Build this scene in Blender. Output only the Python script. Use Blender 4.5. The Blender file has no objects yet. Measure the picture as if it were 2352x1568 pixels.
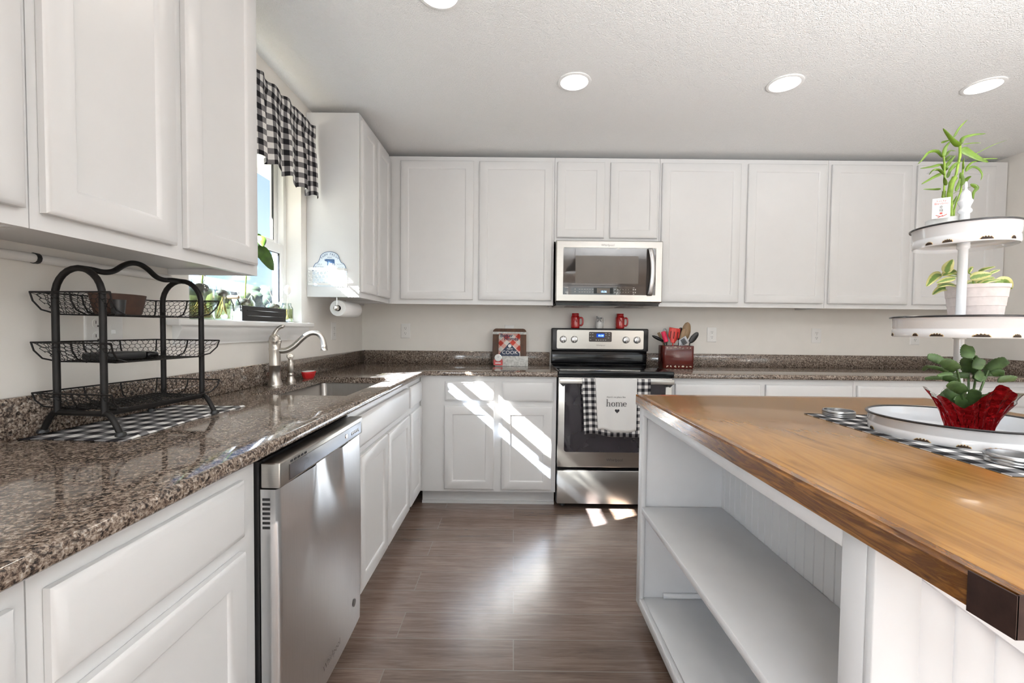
import bpy, bmesh, math, random
from math import sin, cos, pi, radians, sqrt, atan2
from mathutils import Vector, Matrix

random.seed(11)
SC = bpy.context.scene
COL = SC.collection

# ------------------------------------------------------------------ camera
FPX = 993.16
CAM_P = Vector((1.2066, -3.4516, 1.1921))
PITCH, YAW, ROLL = .0317, -.0027, .0110
cd = bpy.data.cameras.new('camera'); cam = bpy.data.objects.new('camera', cd); COL.objects.link(cam)
_f = Vector((sin(YAW), cos(YAW), 0)); _r = Vector((cos(YAW), -sin(YAW), 0)); _u = Vector((0, 0, 1))
_f2 = _f*cos(PITCH) - _u*sin(PITCH); _u2 = _u*cos(PITCH) + _f*sin(PITCH)
_r3 = _r*cos(ROLL) + _u2*sin(ROLL); _u3 = _u2*cos(ROLL) - _r*sin(ROLL)
mw = Matrix.Identity(4)
for i in range(3):
    mw[i][0] = _r3[i]; mw[i][1] = _u3[i]; mw[i][2] = -_f2[i]; mw[i][3] = CAM_P[i]
cam.matrix_world = mw
cd.sensor_fit = 'HORIZONTAL'; cd.sensor_width = 36.0; cd.lens = 36.0*FPX/2352.0
cd.shift_y = 4.05/2352.0
cd.clip_start = .02; cd.clip_end = 200
SC.camera = cam

# ------------------------------------------------------------------ sky, sun, exposure
vs = SC.view_settings
SC.display_settings.display_device = 'sRGB'
vs.view_transform = 'Standard'; vs.look = 'None'; vs.gamma = 1.0; vs.exposure = EXPOSURE = 0.96
try: vs.use_curve_mapping = False
except Exception: pass
SC.cycles.max_bounces = 8; SC.cycles.diffuse_bounces = 4; SC.cycles.glossy_bounces = 4
SC.cycles.transmission_bounces = 6; SC.cycles.transparent_max_bounces = 24
SC.cycles.sample_clamp_indirect = 6.0; SC.cycles.sample_clamp_direct = 0.0
SC.cycles.caustics_reflective = False; SC.cycles.caustics_refractive = False
SC.cycles.use_denoising = True
try: SC.cycles.denoiser = 'OPENIMAGEDENOISE'
except Exception: pass

wd = bpy.data.worlds.new('sky'); SC.world = wd; wd.use_nodes = True
nt = wd.node_tree; nt.nodes.clear()
out = nt.nodes.new('ShaderNodeOutputWorld'); bg = nt.nodes.new('ShaderNodeBackground')
sky = nt.nodes.new('ShaderNodeTexSky'); sky.sky_type = 'NISHITA'; sky.sun_disc = False
sky.sun_elevation = radians(37); sky.sun_rotation = radians(-63); sky.air_density = 1.0; sky.dust_density = .6
bg.inputs['Strength'].default_value = .085
nt.links.new(sky.outputs[0], bg.inputs[0]); nt.links.new(bg.outputs[0], out.inputs[0])

sl = bpy.data.lights.new('sun', 'SUN'); so = bpy.data.objects.new('sun', sl); COL.objects.link(so)
so.rotation_euler = Vector((1, .51, -.84)).to_track_quat('-Z', 'Y').to_euler()
so.location = (-6, -5, 6)
sl.energy = 80.0; sl.angle = radians(.55); sl.color = (1.0, .975, .94)

def area(name, loc, target, sx, sy, power, color=(1, 1, 1), spread=pi):
    l = bpy.data.lights.new(name, 'AREA'); o = bpy.data.objects.new(name, l); COL.objects.link(o)
    l.shape = 'RECTANGLE'; l.size = sx; l.size_y = sy; l.energy = power; l.color = color; l.spread = spread
    o.location = loc; o.rotation_euler = (Vector(target) - Vector(loc)).to_track_quat('-Z', 'Y').to_euler()
    return o
# fill lamps added at the unseen rear doors and right window
area('fill_rear', (1.9, -7.45, 1.25), (1.9, 0, 1.45), 3.6, 2.1, 16, (.97, .985, 1.0))
area('fill_right', (4.66, -5.2, 1.15), (0, -2.6, 1.0), 2.4, 2.0, 17, (.97, .985, 1.0))
# unseen lamp added behind the camera, aimed up to brighten the ceiling
area('fill_ceiling', (2.75, -4.6, .95), (2.75, -3.75, 2.46), 1.6, 1.0, 54, (.95, .975, 1.0), radians(100))
area('fill_left', (.04, -5.85, 1.5), (2.2, -2.0, .75), 1.0, 1.0, 20, (.86, .93, 1.0))  # cool fill lamp added out of view for the island's left face

# ------------------------------------------------------------------ materials
MATS = {}
def nmat(name):
    m = bpy.data.materials.new(name); m.use_nodes = True; MATS[name] = m
    t = m.node_tree; t.nodes.clear()
    o = t.nodes.new('ShaderNodeOutputMaterial'); b = t.nodes.new('ShaderNodeBsdfPrincipled')
    t.links.new(b.outputs[0], o.inputs[0])
    return m, t, b, o
def N(t, kind, **kw):
    n = t.nodes.new('ShaderNode' + kind)
    for k, v in kw.items():
        if k in n.inputs: n.inputs[k].default_value = v
        else: setattr(n, k, v)
    return n
def L(t, a, b): t.links.new(a, b)
def coords(t, scale=(1, 1, 1), kind='Object', rot=(0, 0, 0), loc=(0, 0, 0)):
    c = N(t, 'TexCoord'); mp = N(t, 'Mapping'); L(t, c.outputs[kind], mp.inputs['Vector'])
    mp.inputs['Scale'].default_value = scale; mp.inputs['Rotation'].default_value = rot; mp.inputs['Location'].default_value = loc
    return mp.outputs[0]
def ramp(t, fac, stops, interp='LINEAR'):
    r = N(t, 'ValToRGB'); r.color_ramp.interpolation = interp
    e = r.color_ramp.elements
    while len(e) < len(stops): e.new(.5)
    for el, (p, c) in zip(e, stops):
        el.position = p; el.color = (*c, 1)
    L(t, fac, r.inputs[0]); return r.outputs[0]
def noise(t, v, scale, detail=4, rough=.5, dist=0):
    n = N(t, 'TexNoise', Scale=scale, Detail=detail, Roughness=rough, Distortion=dist); L(t, v, n.inputs['Vector']); return n.outputs[0]
def mixc(t, fac, a, b, mode='MIX'):
    m = N(t, 'Mix'); m.data_type = 'RGBA'; m.blend_type = mode
    if isinstance(fac, (int, float)): m.inputs[0].default_value = fac
    else: L(t, fac, m.inputs[0])
    for s, i in ((a, 6), (b, 7)):
        if isinstance(s, tuple): m.inputs[i].default_value = (*s, 1)
        else: L(t, s, m.inputs[i])
    return m.outputs[2]
def math_(t, op, a, b=None):
    m = N(t, 'Math'); m.operation = op
    for s, i in ((a, 0), (b, 1)):
        if s is None: continue
        if isinstance(s, (int, float)): m.inputs[i].default_value = s
        else: L(t, s, m.inputs[i])
    return m.outputs[0]
def bump(t, b, h, strength=.2, dist=.002):
    n = N(t, 'Bump', Strength=strength, Distance=dist); L(t, h, n.inputs['Height']); L(t, n.outputs[0], b.inputs['Normal'])
def setp(b, color=None, rough=None, metal=None, coat=None, spec=None, trans=None, coat_r=None, sub=None):
    if color is not None: b.inputs['Base Color'].default_value = (*color, 1)
    if rough is not None: b.inputs['Roughness'].default_value = rough
    if metal is not None: b.inputs['Metallic'].default_value = metal
    if coat is not None: b.inputs['Coat Weight'].default_value = coat
    if coat_r is not None: b.inputs['Coat Roughness'].default_value = coat_r
    if spec is not None: b.inputs['Specular IOR Level'].default_value = spec
    if trans is not None: b.inputs['Transmission Weight'].default_value = trans
def plain(name, color, rough=.5, metal=0, var=.06, vs_=9, bs=0, bscale=200, **kw):
    m, t, b, o = nmat(name); setp(b, color, rough, metal, **kw)
    v = coords(t); n = noise(t, v, vs_, 3)
    lo = tuple(max(0, c*(1-var)) for c in color); hi = tuple(min(1, c*(1+var)) for c in color)
    L(t, ramp(t, n, [(.3, lo), (.7, hi)]), b.inputs['Base Color'])
    if bs: bump(t, b, noise(t, v, bscale, 3), bs, .001)
    return m

W_CAB = plain('cabinet_paint', (.70, .70, .70), .34, var=.012, bs=.03, bscale=320)
W_TRIM = plain('trim_paint', (.86, .86, .85), .3, var=.01)
W_ISL = plain('island_paint', (.83, .84, .86), .45, var=.02, bs=.06, bscale=140)
BEAD = plain('beadboard_paint', (.84, .85, .865), .45, var=.01)
WALLM = plain('wall_paint', (.84, .81, .765), .75, var=.015, bs=.12, bscale=160)
def mk_ceiling():
    m, t, b, o = nmat('ceiling_texture'); setp(b, (.86, .86, .85), .85)
    v = coords(t); vo = N(t, 'TexVoronoi', Scale=38.0); vo.feature = 'SMOOTH_F1'
    nz = N(t, 'TexNoise', Scale=30.0, Detail=3.0); L(t, v, nz.inputs['Vector'])
    mx = mixc(t, .35, v, nz.outputs[1]); L(t, mx, vo.inputs['Vector'])
    h = ramp(t, vo.outputs[0], [(.25, (0, 0, 0)), (.5, (1, 1, 1))])
    bump(t, b, h, .45, .005); return m
CEIL = mk_ceiling()
def mk_floor():
    m, t, b, o = nmat('vinyl_planks'); setp(b, rough=.27, spec=1.0, coat=.45, coat_r=.24)
    v = coords(t)
    br = N(t, 'TexBrick', Scale=1.0); L(t, v, br.inputs['Vector'])
    br.offset = .37; br.offset_frequency = 2; br.squash = 1
    for k, val in (('Mortar Size', .0018), ('Brick Width', 1.22), ('Row Height', .152), ('Bias', 0.0), ('Mortar Smooth', .1)): br.inputs[k].default_value = val
    br.inputs['Color1'].default_value = (0, 0, 0, 1); br.inputs['Color2'].default_value = (1, 1, 1, 1); br.inputs['Mortar'].default_value = (.5, .5, .5, 1)
    off = N(t, 'VectorMath'); off.operation = 'MULTIPLY_ADD'; L(t, br.outputs[0], off.inputs[0]); off.inputs[1].default_value = (7, 3, 5)
    vg = coords(t, (1.1, 16, 1)); L(t, vg, off.inputs[2])
    g = noise(t, off.outputs[0], 2.2, 8, .62, 1.2)
    g2 = noise(t, off.outputs[0], 9, 6, .6, .5)
    c = ramp(t, g, [(.25, (.082, .052, .039)), (.45, (.165, .110, .085)), (.62, (.26, .185, .145)), (.8, (.145, .095, .072))])
    c = mixc(t, .35, c, ramp(t, g2, [(.3, (.065, .040, .030)), (.7, (.30, .225, .18))]))
    tone = ramp(t, br.outputs[0], [(0, (.84, .82, .80)), (1, (1.12, 1.12, 1.14))])
    c = mixc(t, 1.0, c, tone, 'MULTIPLY')
    c = mixc(t, br.outputs['Fac'], c, (.25, .205, .175))
    L(t, c, b.inputs['Base Color']); bump(t, b, g2, .10, .001)
    return m
FLOOR = mk_floor()
def mk_granite():
    m, t, b, o = nmat('granite'); setp(b, rough=.07, spec=.55)
    v = coords(t)
    n1 = noise(t, v, 135, 5, .75, .6); n2 = noise(t, v, 62, 4, .65, 1.0); n3 = noise(t, v, 300, 2, .6)
    vo = N(t, 'TexVoronoi', Scale=230.0); L(t, v, vo.inputs['Vector']); sep = N(t, 'SeparateColor'); L(t, vo.outputs['Color'], sep.inputs[0])
    f = math_(t, 'ADD', math_(t, 'MULTIPLY', n1, .80), math_(t, 'MULTIPLY', sep.outputs[0], .17))
    c = ramp(t, f, [(.31, (.012, .010, .011)), (.39, (.045, .034, .029)), (.45, (.13, .092, .070)), (.51, (.24, .185, .145)), (.58, (.36, .30, .25)), (.69, (.55, .50, .45))])
    dk = ramp(t, n2, [(.34, (0, 0, 0)), (.46, (1, 1, 1))])
    c = mixc(t, dk, mixc(t, .72, c, (.016, .014, .015)), c)
    L(t, c, b.inputs['Base Color']); return m
GRAN = mk_granite()
def mk_wood(name, stops, scale=(9, .9, 9), rough=.16, coat=.6, plank=.095, axis=0, dark=.72):
    m, t, b, o = nmat(name); setp(b, rough=rough, coat=coat, coat_r=.08)
    raw = coords(t)
    sx = N(t, 'SeparateXYZ'); L(t, raw, sx.inputs[0])
    pl = math_(t, 'FLOOR', math_(t, 'DIVIDE', sx.outputs[axis], plank))
    wn = N(t, 'TexWhiteNoise'); wn.noise_dimensions = '1D'; L(t, pl, wn.inputs['W'])
    off = N(t, 'VectorMath'); off.operation = 'MULTIPLY_ADD'; L(t, wn.outputs[1], off.inputs[0]); off.inputs[1].default_value = (6, 6, 6)
    vg = coords(t, scale); L(t, vg, off.inputs[2])
    g = noise(t, off.outputs[0], 1.7, 7, .6, 1.6); g2 = noise(t, raw, 3.0, 3, .5, .4)
    c = ramp(t, g, stops)
    c = mixc(t, .34, c, ramp(t, g2, [(.3, stops[0][1]), (.7, stops[-1][1])]))
    tone = ramp(t, wn.outputs[0], [(0, (dark, dark, dark)), (1, (1.12, 1.1, 1.08))])
    c = mixc(t, 1.0, c, tone, 'MULTIPLY'); L(t, c, b.inputs['Base Color'])
    bump(t, b, g, .015, .001); return m
WOODTOP = mk_wood('oiled_butcher_block', [(.22, (.085, .030, .007)), (.38, (.26, .108, .020)), (.52, (.44, .215, .048)), (.66, (.32, .140, .027)), (.82, (.46, .235, .060))], (8, .9, 8), .26, .18, .14, 0, .74)
WOODEDGE = mk_wood('stained_edge_wood', [(.28, (.075, .026, .007)), (.40, (.30, .120, .022)), (.50, (.12, .042, .009)), (.60, (.46, .20, .040)), (.72, (.20, .075, .014))], (9, 2.2, 26), .22, .3, .6, 0, .95)
WOODEDGE2 = mk_wood('stained_edge_wood_cross', [(.25, (.10, .034, .009)), (.5, (.27, .105, .024)), (.8, (.33, .14, .034))], (1.2, 9, 22), .2, .4, .6, 1, .85)
WOODBOARD = mk_wood('dark_board_wood', [(.25, (.030, .010, .004)), (.5, (.085, .030, .009)), (.8, (.17, .066, .019))], (20, 20, 2), .5, 0, .055, 0, .8)
SPOONWOOD = mk_wood('spoon_wood', [(.25, (.17, .105, .055)), (.6, (.34, .22, .12)), (.8, (.42, .29, .17))], (30, 30, 6), .5, 0, .5, 0, .9)
def mk_steel(name, color, rough, stretch):
    m, t, b, o = nmat(name); setp(b, color, rough, 1.0)
    n = noise(t, coords(t, stretch), 1.0, 4, .7)
    L(t, ramp(t, n, [(.3, tuple(c*.94 for c in color)), (.7, tuple(min(1, c*1.05) for c in color))]), b.inputs['Base Color'])
    bump(t, b, n, .04, .0006); return m
STEEL_H = mk_steel('brushed_steel', (.47, .455, .43), .3, (3, 3, 900))
STEEL_V = mk_steel('brushed_steel_vertical', (.72, .72, .725), .3, (900, 900, 3))
NICKEL = mk_steel('brushed_nickel', (.56, .525, .48), .3, (60, 60, 700))
CHROME = mk_steel('polished_chrome', (.78, .78, .78), .12, (40, 40, 40))
GALV = plain('galvanised_metal', (.50, .50, .48), .5, .25, var=.28, vs_=60)
TIN = mk_steel('tin_ring', (.50, .51, .52), .28, (50, 50, 400))
SINKM = mk_steel('sink_steel', (.27, .255, .24), .28, (500, 4, 4))
IRON = plain('black_iron', (.009, .0075, .007), .5, 0, var=.35, vs_=40, bs=.1, spec=.3)
BLACKG = plain('black_enamel', (.006, .006, .007), .12, var=.1, spec=.35)
BLACKS = plain('black_satin', (.018, .018, .019), .38, var=.1)
OVENGLASS = plain('oven_glass', (.030, .026, .032), .03, var=.1, spec=1.0)
MICROGLASS = plain('microwave_glass', (.042, .035, .032), .03, var=.08, spec=1.0)
MICROSCREEN = plain('microwave_screen', (.105, .085, .068), .25, var=.05)
PANELBROWN = plain('control_glass', (.055, .043, .040), .15, var=.05)
PRINT = plain('printed_grey', (.42, .40, .38), .5, var=.02)
LOGO = plain('logo_grey', (.16, .15, .15), .4, .5, var=.02)
INK = plain('black_ink', (.028, .028, .032), .8, var=.02)
INKBLUE = plain('blue_ink', (.045, .105, .23), .7, var=.05)
INKGREY = plain('grey_ink', (.30, .34, .38), .7, var=.05)
INKRED = plain('red_ink', (.55, .06, .04), .6, var=.05)
NAVY = plain('navy_ink', (.025, .040, .085), .6, var=.05)
WHITEPAPER = plain('white_paper', (.85, .84, .82), .7, var=.01)
ENAMEL = plain('white_enamel', (.76, .775, .80), .12, var=.012, coat=.3)
RIMBLACK = plain('black_rim', (.022, .020, .022), .25, var=.1)
RUST = plain('rust_chip', (.035, .020, .012), .8, var=.5, vs_=150)
RUSTHALO = plain('rust_halo', (.55, .38, .18), .7, var=.4, vs_=120)
REDGLAZE = plain('red_glaze', (.42, .010, .012), .1, var=.1, coat=.5)
REDDISH = plain('red_dish', (.52, .018, .020), .22, var=.08)
CROCK = plain('oxblood_glaze', (.105, .014, .010), .16, var=.12)
CREAMCHIP = plain('cream_motif', (.66, .58, .45), .5, var=.1)
WHITEGLAZE = plain('white_glaze', (.74, .735, .72), .2, var=.03)
TERRA = plain('terracotta_wood', (.062, .030, .019), .7, var=.25, vs_=30)
POTWHITE = plain('blush_pot', (.63, .56, .54), .75, var=.06, vs_=90, bs=.15)
PLASTIC = plain('white_plastic', (.84, .83, .81), .3, var=.01)
SLOT = plain('outlet_slot', (.06, .055, .05), .5, var=.02)
PAPERTOWEL = plain('paper_towel', (.86, .86, .85), .9, var=.01, bs=.3, bscale=260)
REDSIL = plain('red_silicone', (.62, .045, .035), .4, var=.05)
PINKSIL = plain('pink_silicone', (.62, .010, .065), .4, var=.05)
GREYNYL = plain('grey_nylon', (.46, .47, .50), .4, var=.03)
SOIL = plain('potting_soil', (.06, .04, .028), .95, var=.5, vs_=120)
STALK = plain('bamboo_stalk', (.19, .30, .028), .35, var=.35, vs_=60)
LEAFB = plain('bamboo_leaf', (.115, .20, .015), .4, var=.35, vs_=26)
LEAFC = plain('cactus_leaf', (.062, .115, .034), .5, var=.4, vs_=40)
LEAFW = plain('avocado_leaf', (.045, .115, .010), .4, var=.3, vs_=30)
PIT = plain('avocado_pit', (.045, .026, .012), .7, var=.4, vs_=60)
ROOT = plain('water_roots', (.36, .24, .09), .7, var=.3, vs_=90)
TOOTHPICK = plain('toothpick_wood', (.62, .50, .33), .6, var=.05)
BRONZE = plain('bronze_bracket', (.055, .030, .024), .45, .6, var=.2, vs_=60, bs=.2)
FLOWER = plain('dried_flower', (.85, .80, .74), .8, var=.05)
GRASSM = plain('lawn_grass', (.105, .10, .085), .9, var=.5, vs_=4)
TREEM = plain('tree_foliage', (.040, .058, .020), .8, var=.6, vs_=3)
TREEY = plain('yellow_foliage', (.085, .085, .026), .8, var=.5, vs_=4)
BARK = plain('tree_bark', (.12, .08, .05), .9, var=.3)
SIDING = plain('house_siding', (.30, .38, .50), .8, var=.03)
ROOFM = plain('house_roof', (.30, .31, .33), .8, var=.1, vs_=12)
SOFFIT = plain('soffit_vinyl', (.60, .61, .57), .6, var=.02)
SEAMDARK = plain('dark_gap', (.012, .012, .013), .7, var=.05)
def mk_foil(name, color, rough):
    m, t, b, o = nmat(name); setp(b, color, rough, 1.0)
    v = coords(t); vo = N(t, 'TexVoronoi', Scale=75.0); vo.feature = 'F1'; L(t, v, vo.inputs['Vector'])
    n = noise(t, v, 60, 4, .6, 1.0)
    bump(t, b, math_(t, 'ADD', vo.outputs[0], n), .38, .006); return m
REDFOIL = mk_foil('red_foil', (.26, .006, .008), .2)
SILVERFOIL = mk_foil('silver_foil', (.80, .80, .80), .14)
def mk_variegated():
    m, t, b, o = nmat('variegated_leaf'); setp(b, rough=.4)
    c = N(t, 'TexCoord'); sx = N(t, 'SeparateXYZ'); L(t, c.outputs['UV'], sx.inputs[0])
    d = math_(t, 'ABSOLUTE', math_(t, 'SUBTRACT', sx.outputs[0], .5))
    n = noise(t, coords(t), 70, 4, .7)
    f = math_(t, 'ADD', math_(t, 'MULTIPLY', d, 1.5), math_(t, 'MULTIPLY', n, .55))
    L(t, ramp(t, f, [(.52, (.15, .25, .055)), (.60, (.33, .36, .10)), (.68, (.62, .60, .25))]), b.inputs['Base Color']); return m
VARLEAF = mk_variegated()
def mk_gingham(name, s, white=(.80, .79, .77), grey=(.20, .195, .20), black=(.016, .015, .018), weave=True, rough=.9):
    m, t, b, o = nmat(name); setp(b, rough=rough, spec=.2)
    c = N(t, 'TexCoord'); sx = N(t, 'SeparateXYZ'); L(t, c.outputs['UV'], sx.inputs[0])
    a = math_(t, 'MODULO', math_(t, 'FLOOR', math_(t, 'DIVIDE', sx.outputs[0], s)), 2.0)
    d = math_(t, 'MODULO', math_(t, 'FLOOR', math_(t, 'DIVIDE', sx.outputs[1], s)), 2.0)
    f = math_(t, 'MULTIPLY', math_(t, 'ADD', math_(t, 'ABSOLUTE', a), math_(t, 'ABSOLUTE', d)), .5)
    col = ramp(t, f, [(0, white), (.3, grey), (.8, black)], 'CONSTANT')
    w = N(t, 'TexWave', Scale=420.0, Distortion=2.0); L(t, c.outputs['UV'], w.inputs['Vector'])
    L(t, mixc(t, .12, col, w.outputs[0], 'OVERLAY'), b.inputs['Base Color']); bump(t, b, w.outputs[1], .15, .0008); return m
GING_VAL = mk_gingham('gingham_valance', .0285)
GING_TOW = mk_gingham('gingham_towel', .0205)
GING_CLO = mk_gingham('gingham_cloth', .027)
RUNNER = mk_gingham('woven_checked_runner', .0285, (.80, .79, .78), (.16, .16, .165), (.012, .012, .014))
TOWELW = plain('white_cotton', (.76, .755, .74), .9, var=.015, bs=.25, bscale=420)
def mk_bookcover():
    m, t, b, o = nmat('checked_book_cover'); setp(b, rough=.4)
    c = N(t, 'TexCoord'); mp = N(t, 'Mapping'); L(t, c.outputs['UV'], mp.inputs['Vector']); mp.inputs['Rotation'].default_value = (0, 0, radians(42))
    sx = N(t, 'SeparateXYZ'); L(t, mp.outputs[0], sx.inputs[0]); s = .033
    a = math_(t, 'MODULO', math_(t, 'FLOOR', math_(t, 'ADD', math_(t, 'DIVIDE', sx.outputs[0], s), 40.0)), 2.0)
    d = math_(t, 'MODULO', math_(t, 'FLOOR', math_(t, 'ADD', math_(t, 'DIVIDE', sx.outputs[1], s), 40.0)), 2.0)
    f = math_(t, 'MULTIPLY', math_(t, 'ADD', a, d), .5)
    L(t, ramp(t, f, [(0, (.78, .76, .72)), (.3, (.74, .42, .37)), (.8, (.58, .065, .045))], 'CONSTANT'), b.inputs['Base Color']); return m
BOOKCOVER = mk_bookcover()
def mk_clear(name, tint, gloss=.06, fres=True, rough=.0, base=.025, pw=5.0, amt=.55):
    m, t, b, o = nmat(name); t.nodes.remove(b)
    tr = N(t, 'BsdfTransparent'); tr.inputs[0].default_value = (*tint, 1)
    gl = N(t, 'BsdfGlossy'); gl.inputs['Roughness'].default_value = rough
    mx = N(t, 'MixShader')
    if fres:
        lw = N(t, 'LayerWeight', Blend=.5)
        L(t, math_(t, 'ADD', math_(t, 'MULTIPLY', math_(t, 'POWER', lw.outputs['Facing'], pw), amt), base), mx.inputs[0])
    else: mx.inputs[0].default_value = gloss
    L(t, tr.outputs[0], mx.inputs[1]); L(t, gl.outputs[0], mx.inputs[2]); L(t, mx.outputs[0], o.inputs[0]); return m
PANE = mk_clear('window_glass', (.97, .985, .98))
SCREEN = mk_clear('insect_screen', (.74, .80, .90), .02, False, .6)
JARGLASS = mk_clear('jar_glass', (.84, .88, .86), base=.07, pw=2.5, amt=.75, rough=.04)
WATER = mk_clear('jar_water', (.84, .82, .60))
def mk_emit(name, color, strength):
    m, t, b, o = nmat(name); t.nodes.remove(b); e = N(t, 'Emission', Strength=strength); e.inputs[0].default_value = (*color, 1); L(t, e.outputs[0], o.inputs[0]); return m
LAMP = mk_emit('lit_lamp', (1.0, .94, .86), 9.0)
LED = mk_emit('blue_digits', (.25, .5, 1.0), 3.0)
LEDBACK = mk_emit('blue_display', (.01, .05, .35), 1.0)

# ------------------------------------------------------------------ mesh helpers
class MB:
    def __init__(s): s.bm = bmesh.new(); s.uv = s.bm.loops.layers.uv.new('UVMap')
    def V(s, p): return s.bm.verts.new(p)
    def F(s, vs):
        try: return s.bm.faces.new(vs)
        except ValueError: return None
    def box(s, x0, x1, y0, y1, z0, z1, bev=0, seg=2):
        vs = [s.V((x, y, z)) for x in (x0, x1) for y in (y0, y1) for z in (z0, z1)]
        fs = [s.F([vs[i] for i in q]) for q in ((0, 1, 3, 2), (4, 6, 7, 5), (0, 4, 5, 1), (2, 3, 7, 6), (0, 2, 6, 4), (1, 5, 7, 3))]
        if bev:
            es = list({e for f in fs for e in f.edges})
            bmesh.ops.bevel(s.bm, geom=es, offset=bev, segments=seg, affect='EDGES', profile=.5)
        return s
    def boxf(s, fn, u0, u1, v0, v1, d0, d1):
        vs = [s.V(fn(u, v, d)) for u in (u0, u1) for v in (v0, v1) for d in (d0, d1)]
        for q in ((0, 1, 3, 2), (4, 6, 7, 5), (0, 4, 5, 1), (2, 3, 7, 6), (0, 2, 6, 4), (1, 5, 7, 3)): s.F([vs[i] for i in q])
        return s
    def rects(s, fn, w, h, prof, cap0=True, cap1=True):
        """nested rectangles: prof = [(inset, d), ...]"""
        rings = [[s.V(fn(a, b, d)) for a, b in ((i, i), (w-i, i), (w-i, h-i), (i, h-i))] for i, d in prof]
        for r0, r1 in zip(rings, rings[1:]):
            for k in range(4): s.F([r0[k], r0[(k+1) % 4], r1[(k+1) % 4], r1[k]])
        if cap0: s.F(rings[0][::-1])
        if cap1: s.F(rings[-1])
        return s
    def tube(s, pts, r, n=8, closed=False, caps=True, smooth=0):
        pts = [Vector(p) for p in pts]; m = len(pts)
        rr = list(r) if isinstance(r, (list, tuple)) else [r]*m
        if smooth:
            P, R2 = [], []
            for i in range(m-1):
                p0, p1, p2, p3 = pts[max(i-1, 0)], pts[i], pts[i+1], pts[min(i+2, m-1)]
                for k in range(smooth):
                    u = k/smooth; P.append(.5*((2*p1) + (p2-p0)*u + (2*p0-5*p1+4*p2-p3)*u*u + (3*p1-p0-3*p2+p3)*u**3)); R2.append(rr[i]*(1-u)+rr[i+1]*u)
            P.append(pts[-1]); R2.append(rr[-1]); pts, rr, m = P, R2, len(P)
        tang = []
        for i in range(m):
            a = pts[(i-1) % m] if (i or closed) else pts[0]; b = pts[(i+1) % m] if (i < m-1 or closed) else pts[-1]
            tang.append((b-a).normalized() if (b-a).length > 1e-9 else Vector((0, 0, 1)))
        ref = Vector((0, 0, 1)) if abs(tang[0].z) < .9 else Vector((1, 0, 0))
        nv = tang[0].cross(ref).normalized(); rings = []
        for i in range(m):
            nv = (nv - tang[i]*nv.dot(tang[i]))
            nv = nv.normalized() if nv.length > 1e-6 else tang[i].orthogonal().normalized()
            bv = tang[i].cross(nv)
            rings.append([s.V(pts[i] + (nv*cos(2*pi*k/n) + bv*sin(2*pi*k/n))*rr[i]) for k in range(n)])
        for i in range(m if closed else m-1):
            a, b = rings[i], rings[(i+1) % m]
            for k in range(n): s.F([a[k], a[(k+1) % n], b[(k+1) % n], b[k]])
        if caps and not closed: s.F(rings[0][::-1]); s.F(rings[-1])
        return s
    def lathe(s, prof, c=(0, 0, 0), n=32, ax='z', close=True, sx=1, sy=1):
        c = Vector(c); rings = []
        def P(r, h, a):
            x, y = r*cos(a)*sx, r*sin(a)*sy
            return c + (Vector((x, y, h)) if ax == 'z' else Vector((h, x, y)) if ax == 'x' else Vector((x, h, y)))
        for r, h in prof:
            rings.append([s.V(P(r, h, 2*pi*k/n)) for k in range(n)] if r > 1e-6 else [s.V(P(0, h, 0))])
        for a, b in zip(rings, rings[1:]):
            for k in range(n):
                k2 = (k+1) % n
                if len(a) == 1 and len(b) == 1: continue
                if len(a) == 1: s.F([a[0], b[k2], b[k]])
                elif len(b) == 1: s.F([a[k], a[k2], b[0]])
                else: s.F([a[k], a[k2], b[k2], b[k]])
        return s
    def prism(s, pts, fn, d0, d1):
        a = [s.V(fn(u, v, d0)) for u, v in pts]; b = [s.V(fn(u, v, d1)) for u, v in pts]; n = len(pts)
        s.F(a[::-1]); s.F(b)
        for k in range(n): s.F([a[k], a[(k+1) % n], b[(k+1) % n], b[k]])
        return s
    def grid(s, fn, nu, nv, uvf=None):
        g = [[s.V(fn(i/nu, j/nv)) for j in range(nv+1)] for i in range(nu+1)]
        for i in range(nu):
            for j in range(nv):
                f = s.F([g[i][j], g[i+1][j], g[i+1][j+1], g[i][j+1]])
                if f and uvf:
                    for lp, (a, b) in zip(f.loops, ((i, j), (i+1, j), (i+1, j+1), (i, j+1))): lp[s.uv].uv = uvf(a/nu, b/nv)
        return s
    def ball(s, c, rx, ry=None, rz=None, u=16, v=10, fn=None):
        ry = ry or rx; rz = rz or rx; c = Vector(c); rings = []
        for j in range(v+1):
            ph = pi*j/v - pi/2
            if j in (0, v): rings.append([s.V(c + Vector((0, 0, rz*sin(ph))))])
            else: rings.append([s.V(c + Vector((rx*cos(ph)*cos(2*pi*k/u), ry*cos(ph)*sin(2*pi*k/u), rz*sin(ph)))) for k in range(u)])
        for a, b in zip(rings, rings[1:]):
            for k in range(u):
                k2 = (k+1) % u
                if len(a) == 1: s.F([a[0], b[k2], b[k]])
                elif len(b) == 1: s.F([a[k], a[k2], b[0]])
                else: s.F([a[k], a[k2], b[k2], b[k]])
        return s
    def text(s, txt, size, fn, depth=.0004, align='CENTER', bold=0.0, sx=1.0):
        cu = bpy.data.curves.new('t', 'FONT'); cu.body = txt; cu.size = size; cu.align_x = align; cu.offset = bold; cu.resolution_u = 3
        o = bpy.data.objects.new('t', cu); COL.objects.link(o)
        dg = bpy.context.evaluated_depsgraph_get(); me = bpy.data.meshes.new_from_object(o.evaluated_get(dg))
        vs = [s.V(fn(v.co.x*sx, v.co.y, depth)) for v in me.vertices]
        for p in me.polygons: s.F([vs[i] for i in p.vertices])
        bpy.data.objects.remove(o); bpy.data.curves.remove(cu); bpy.data.meshes.remove(me); return s
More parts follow.
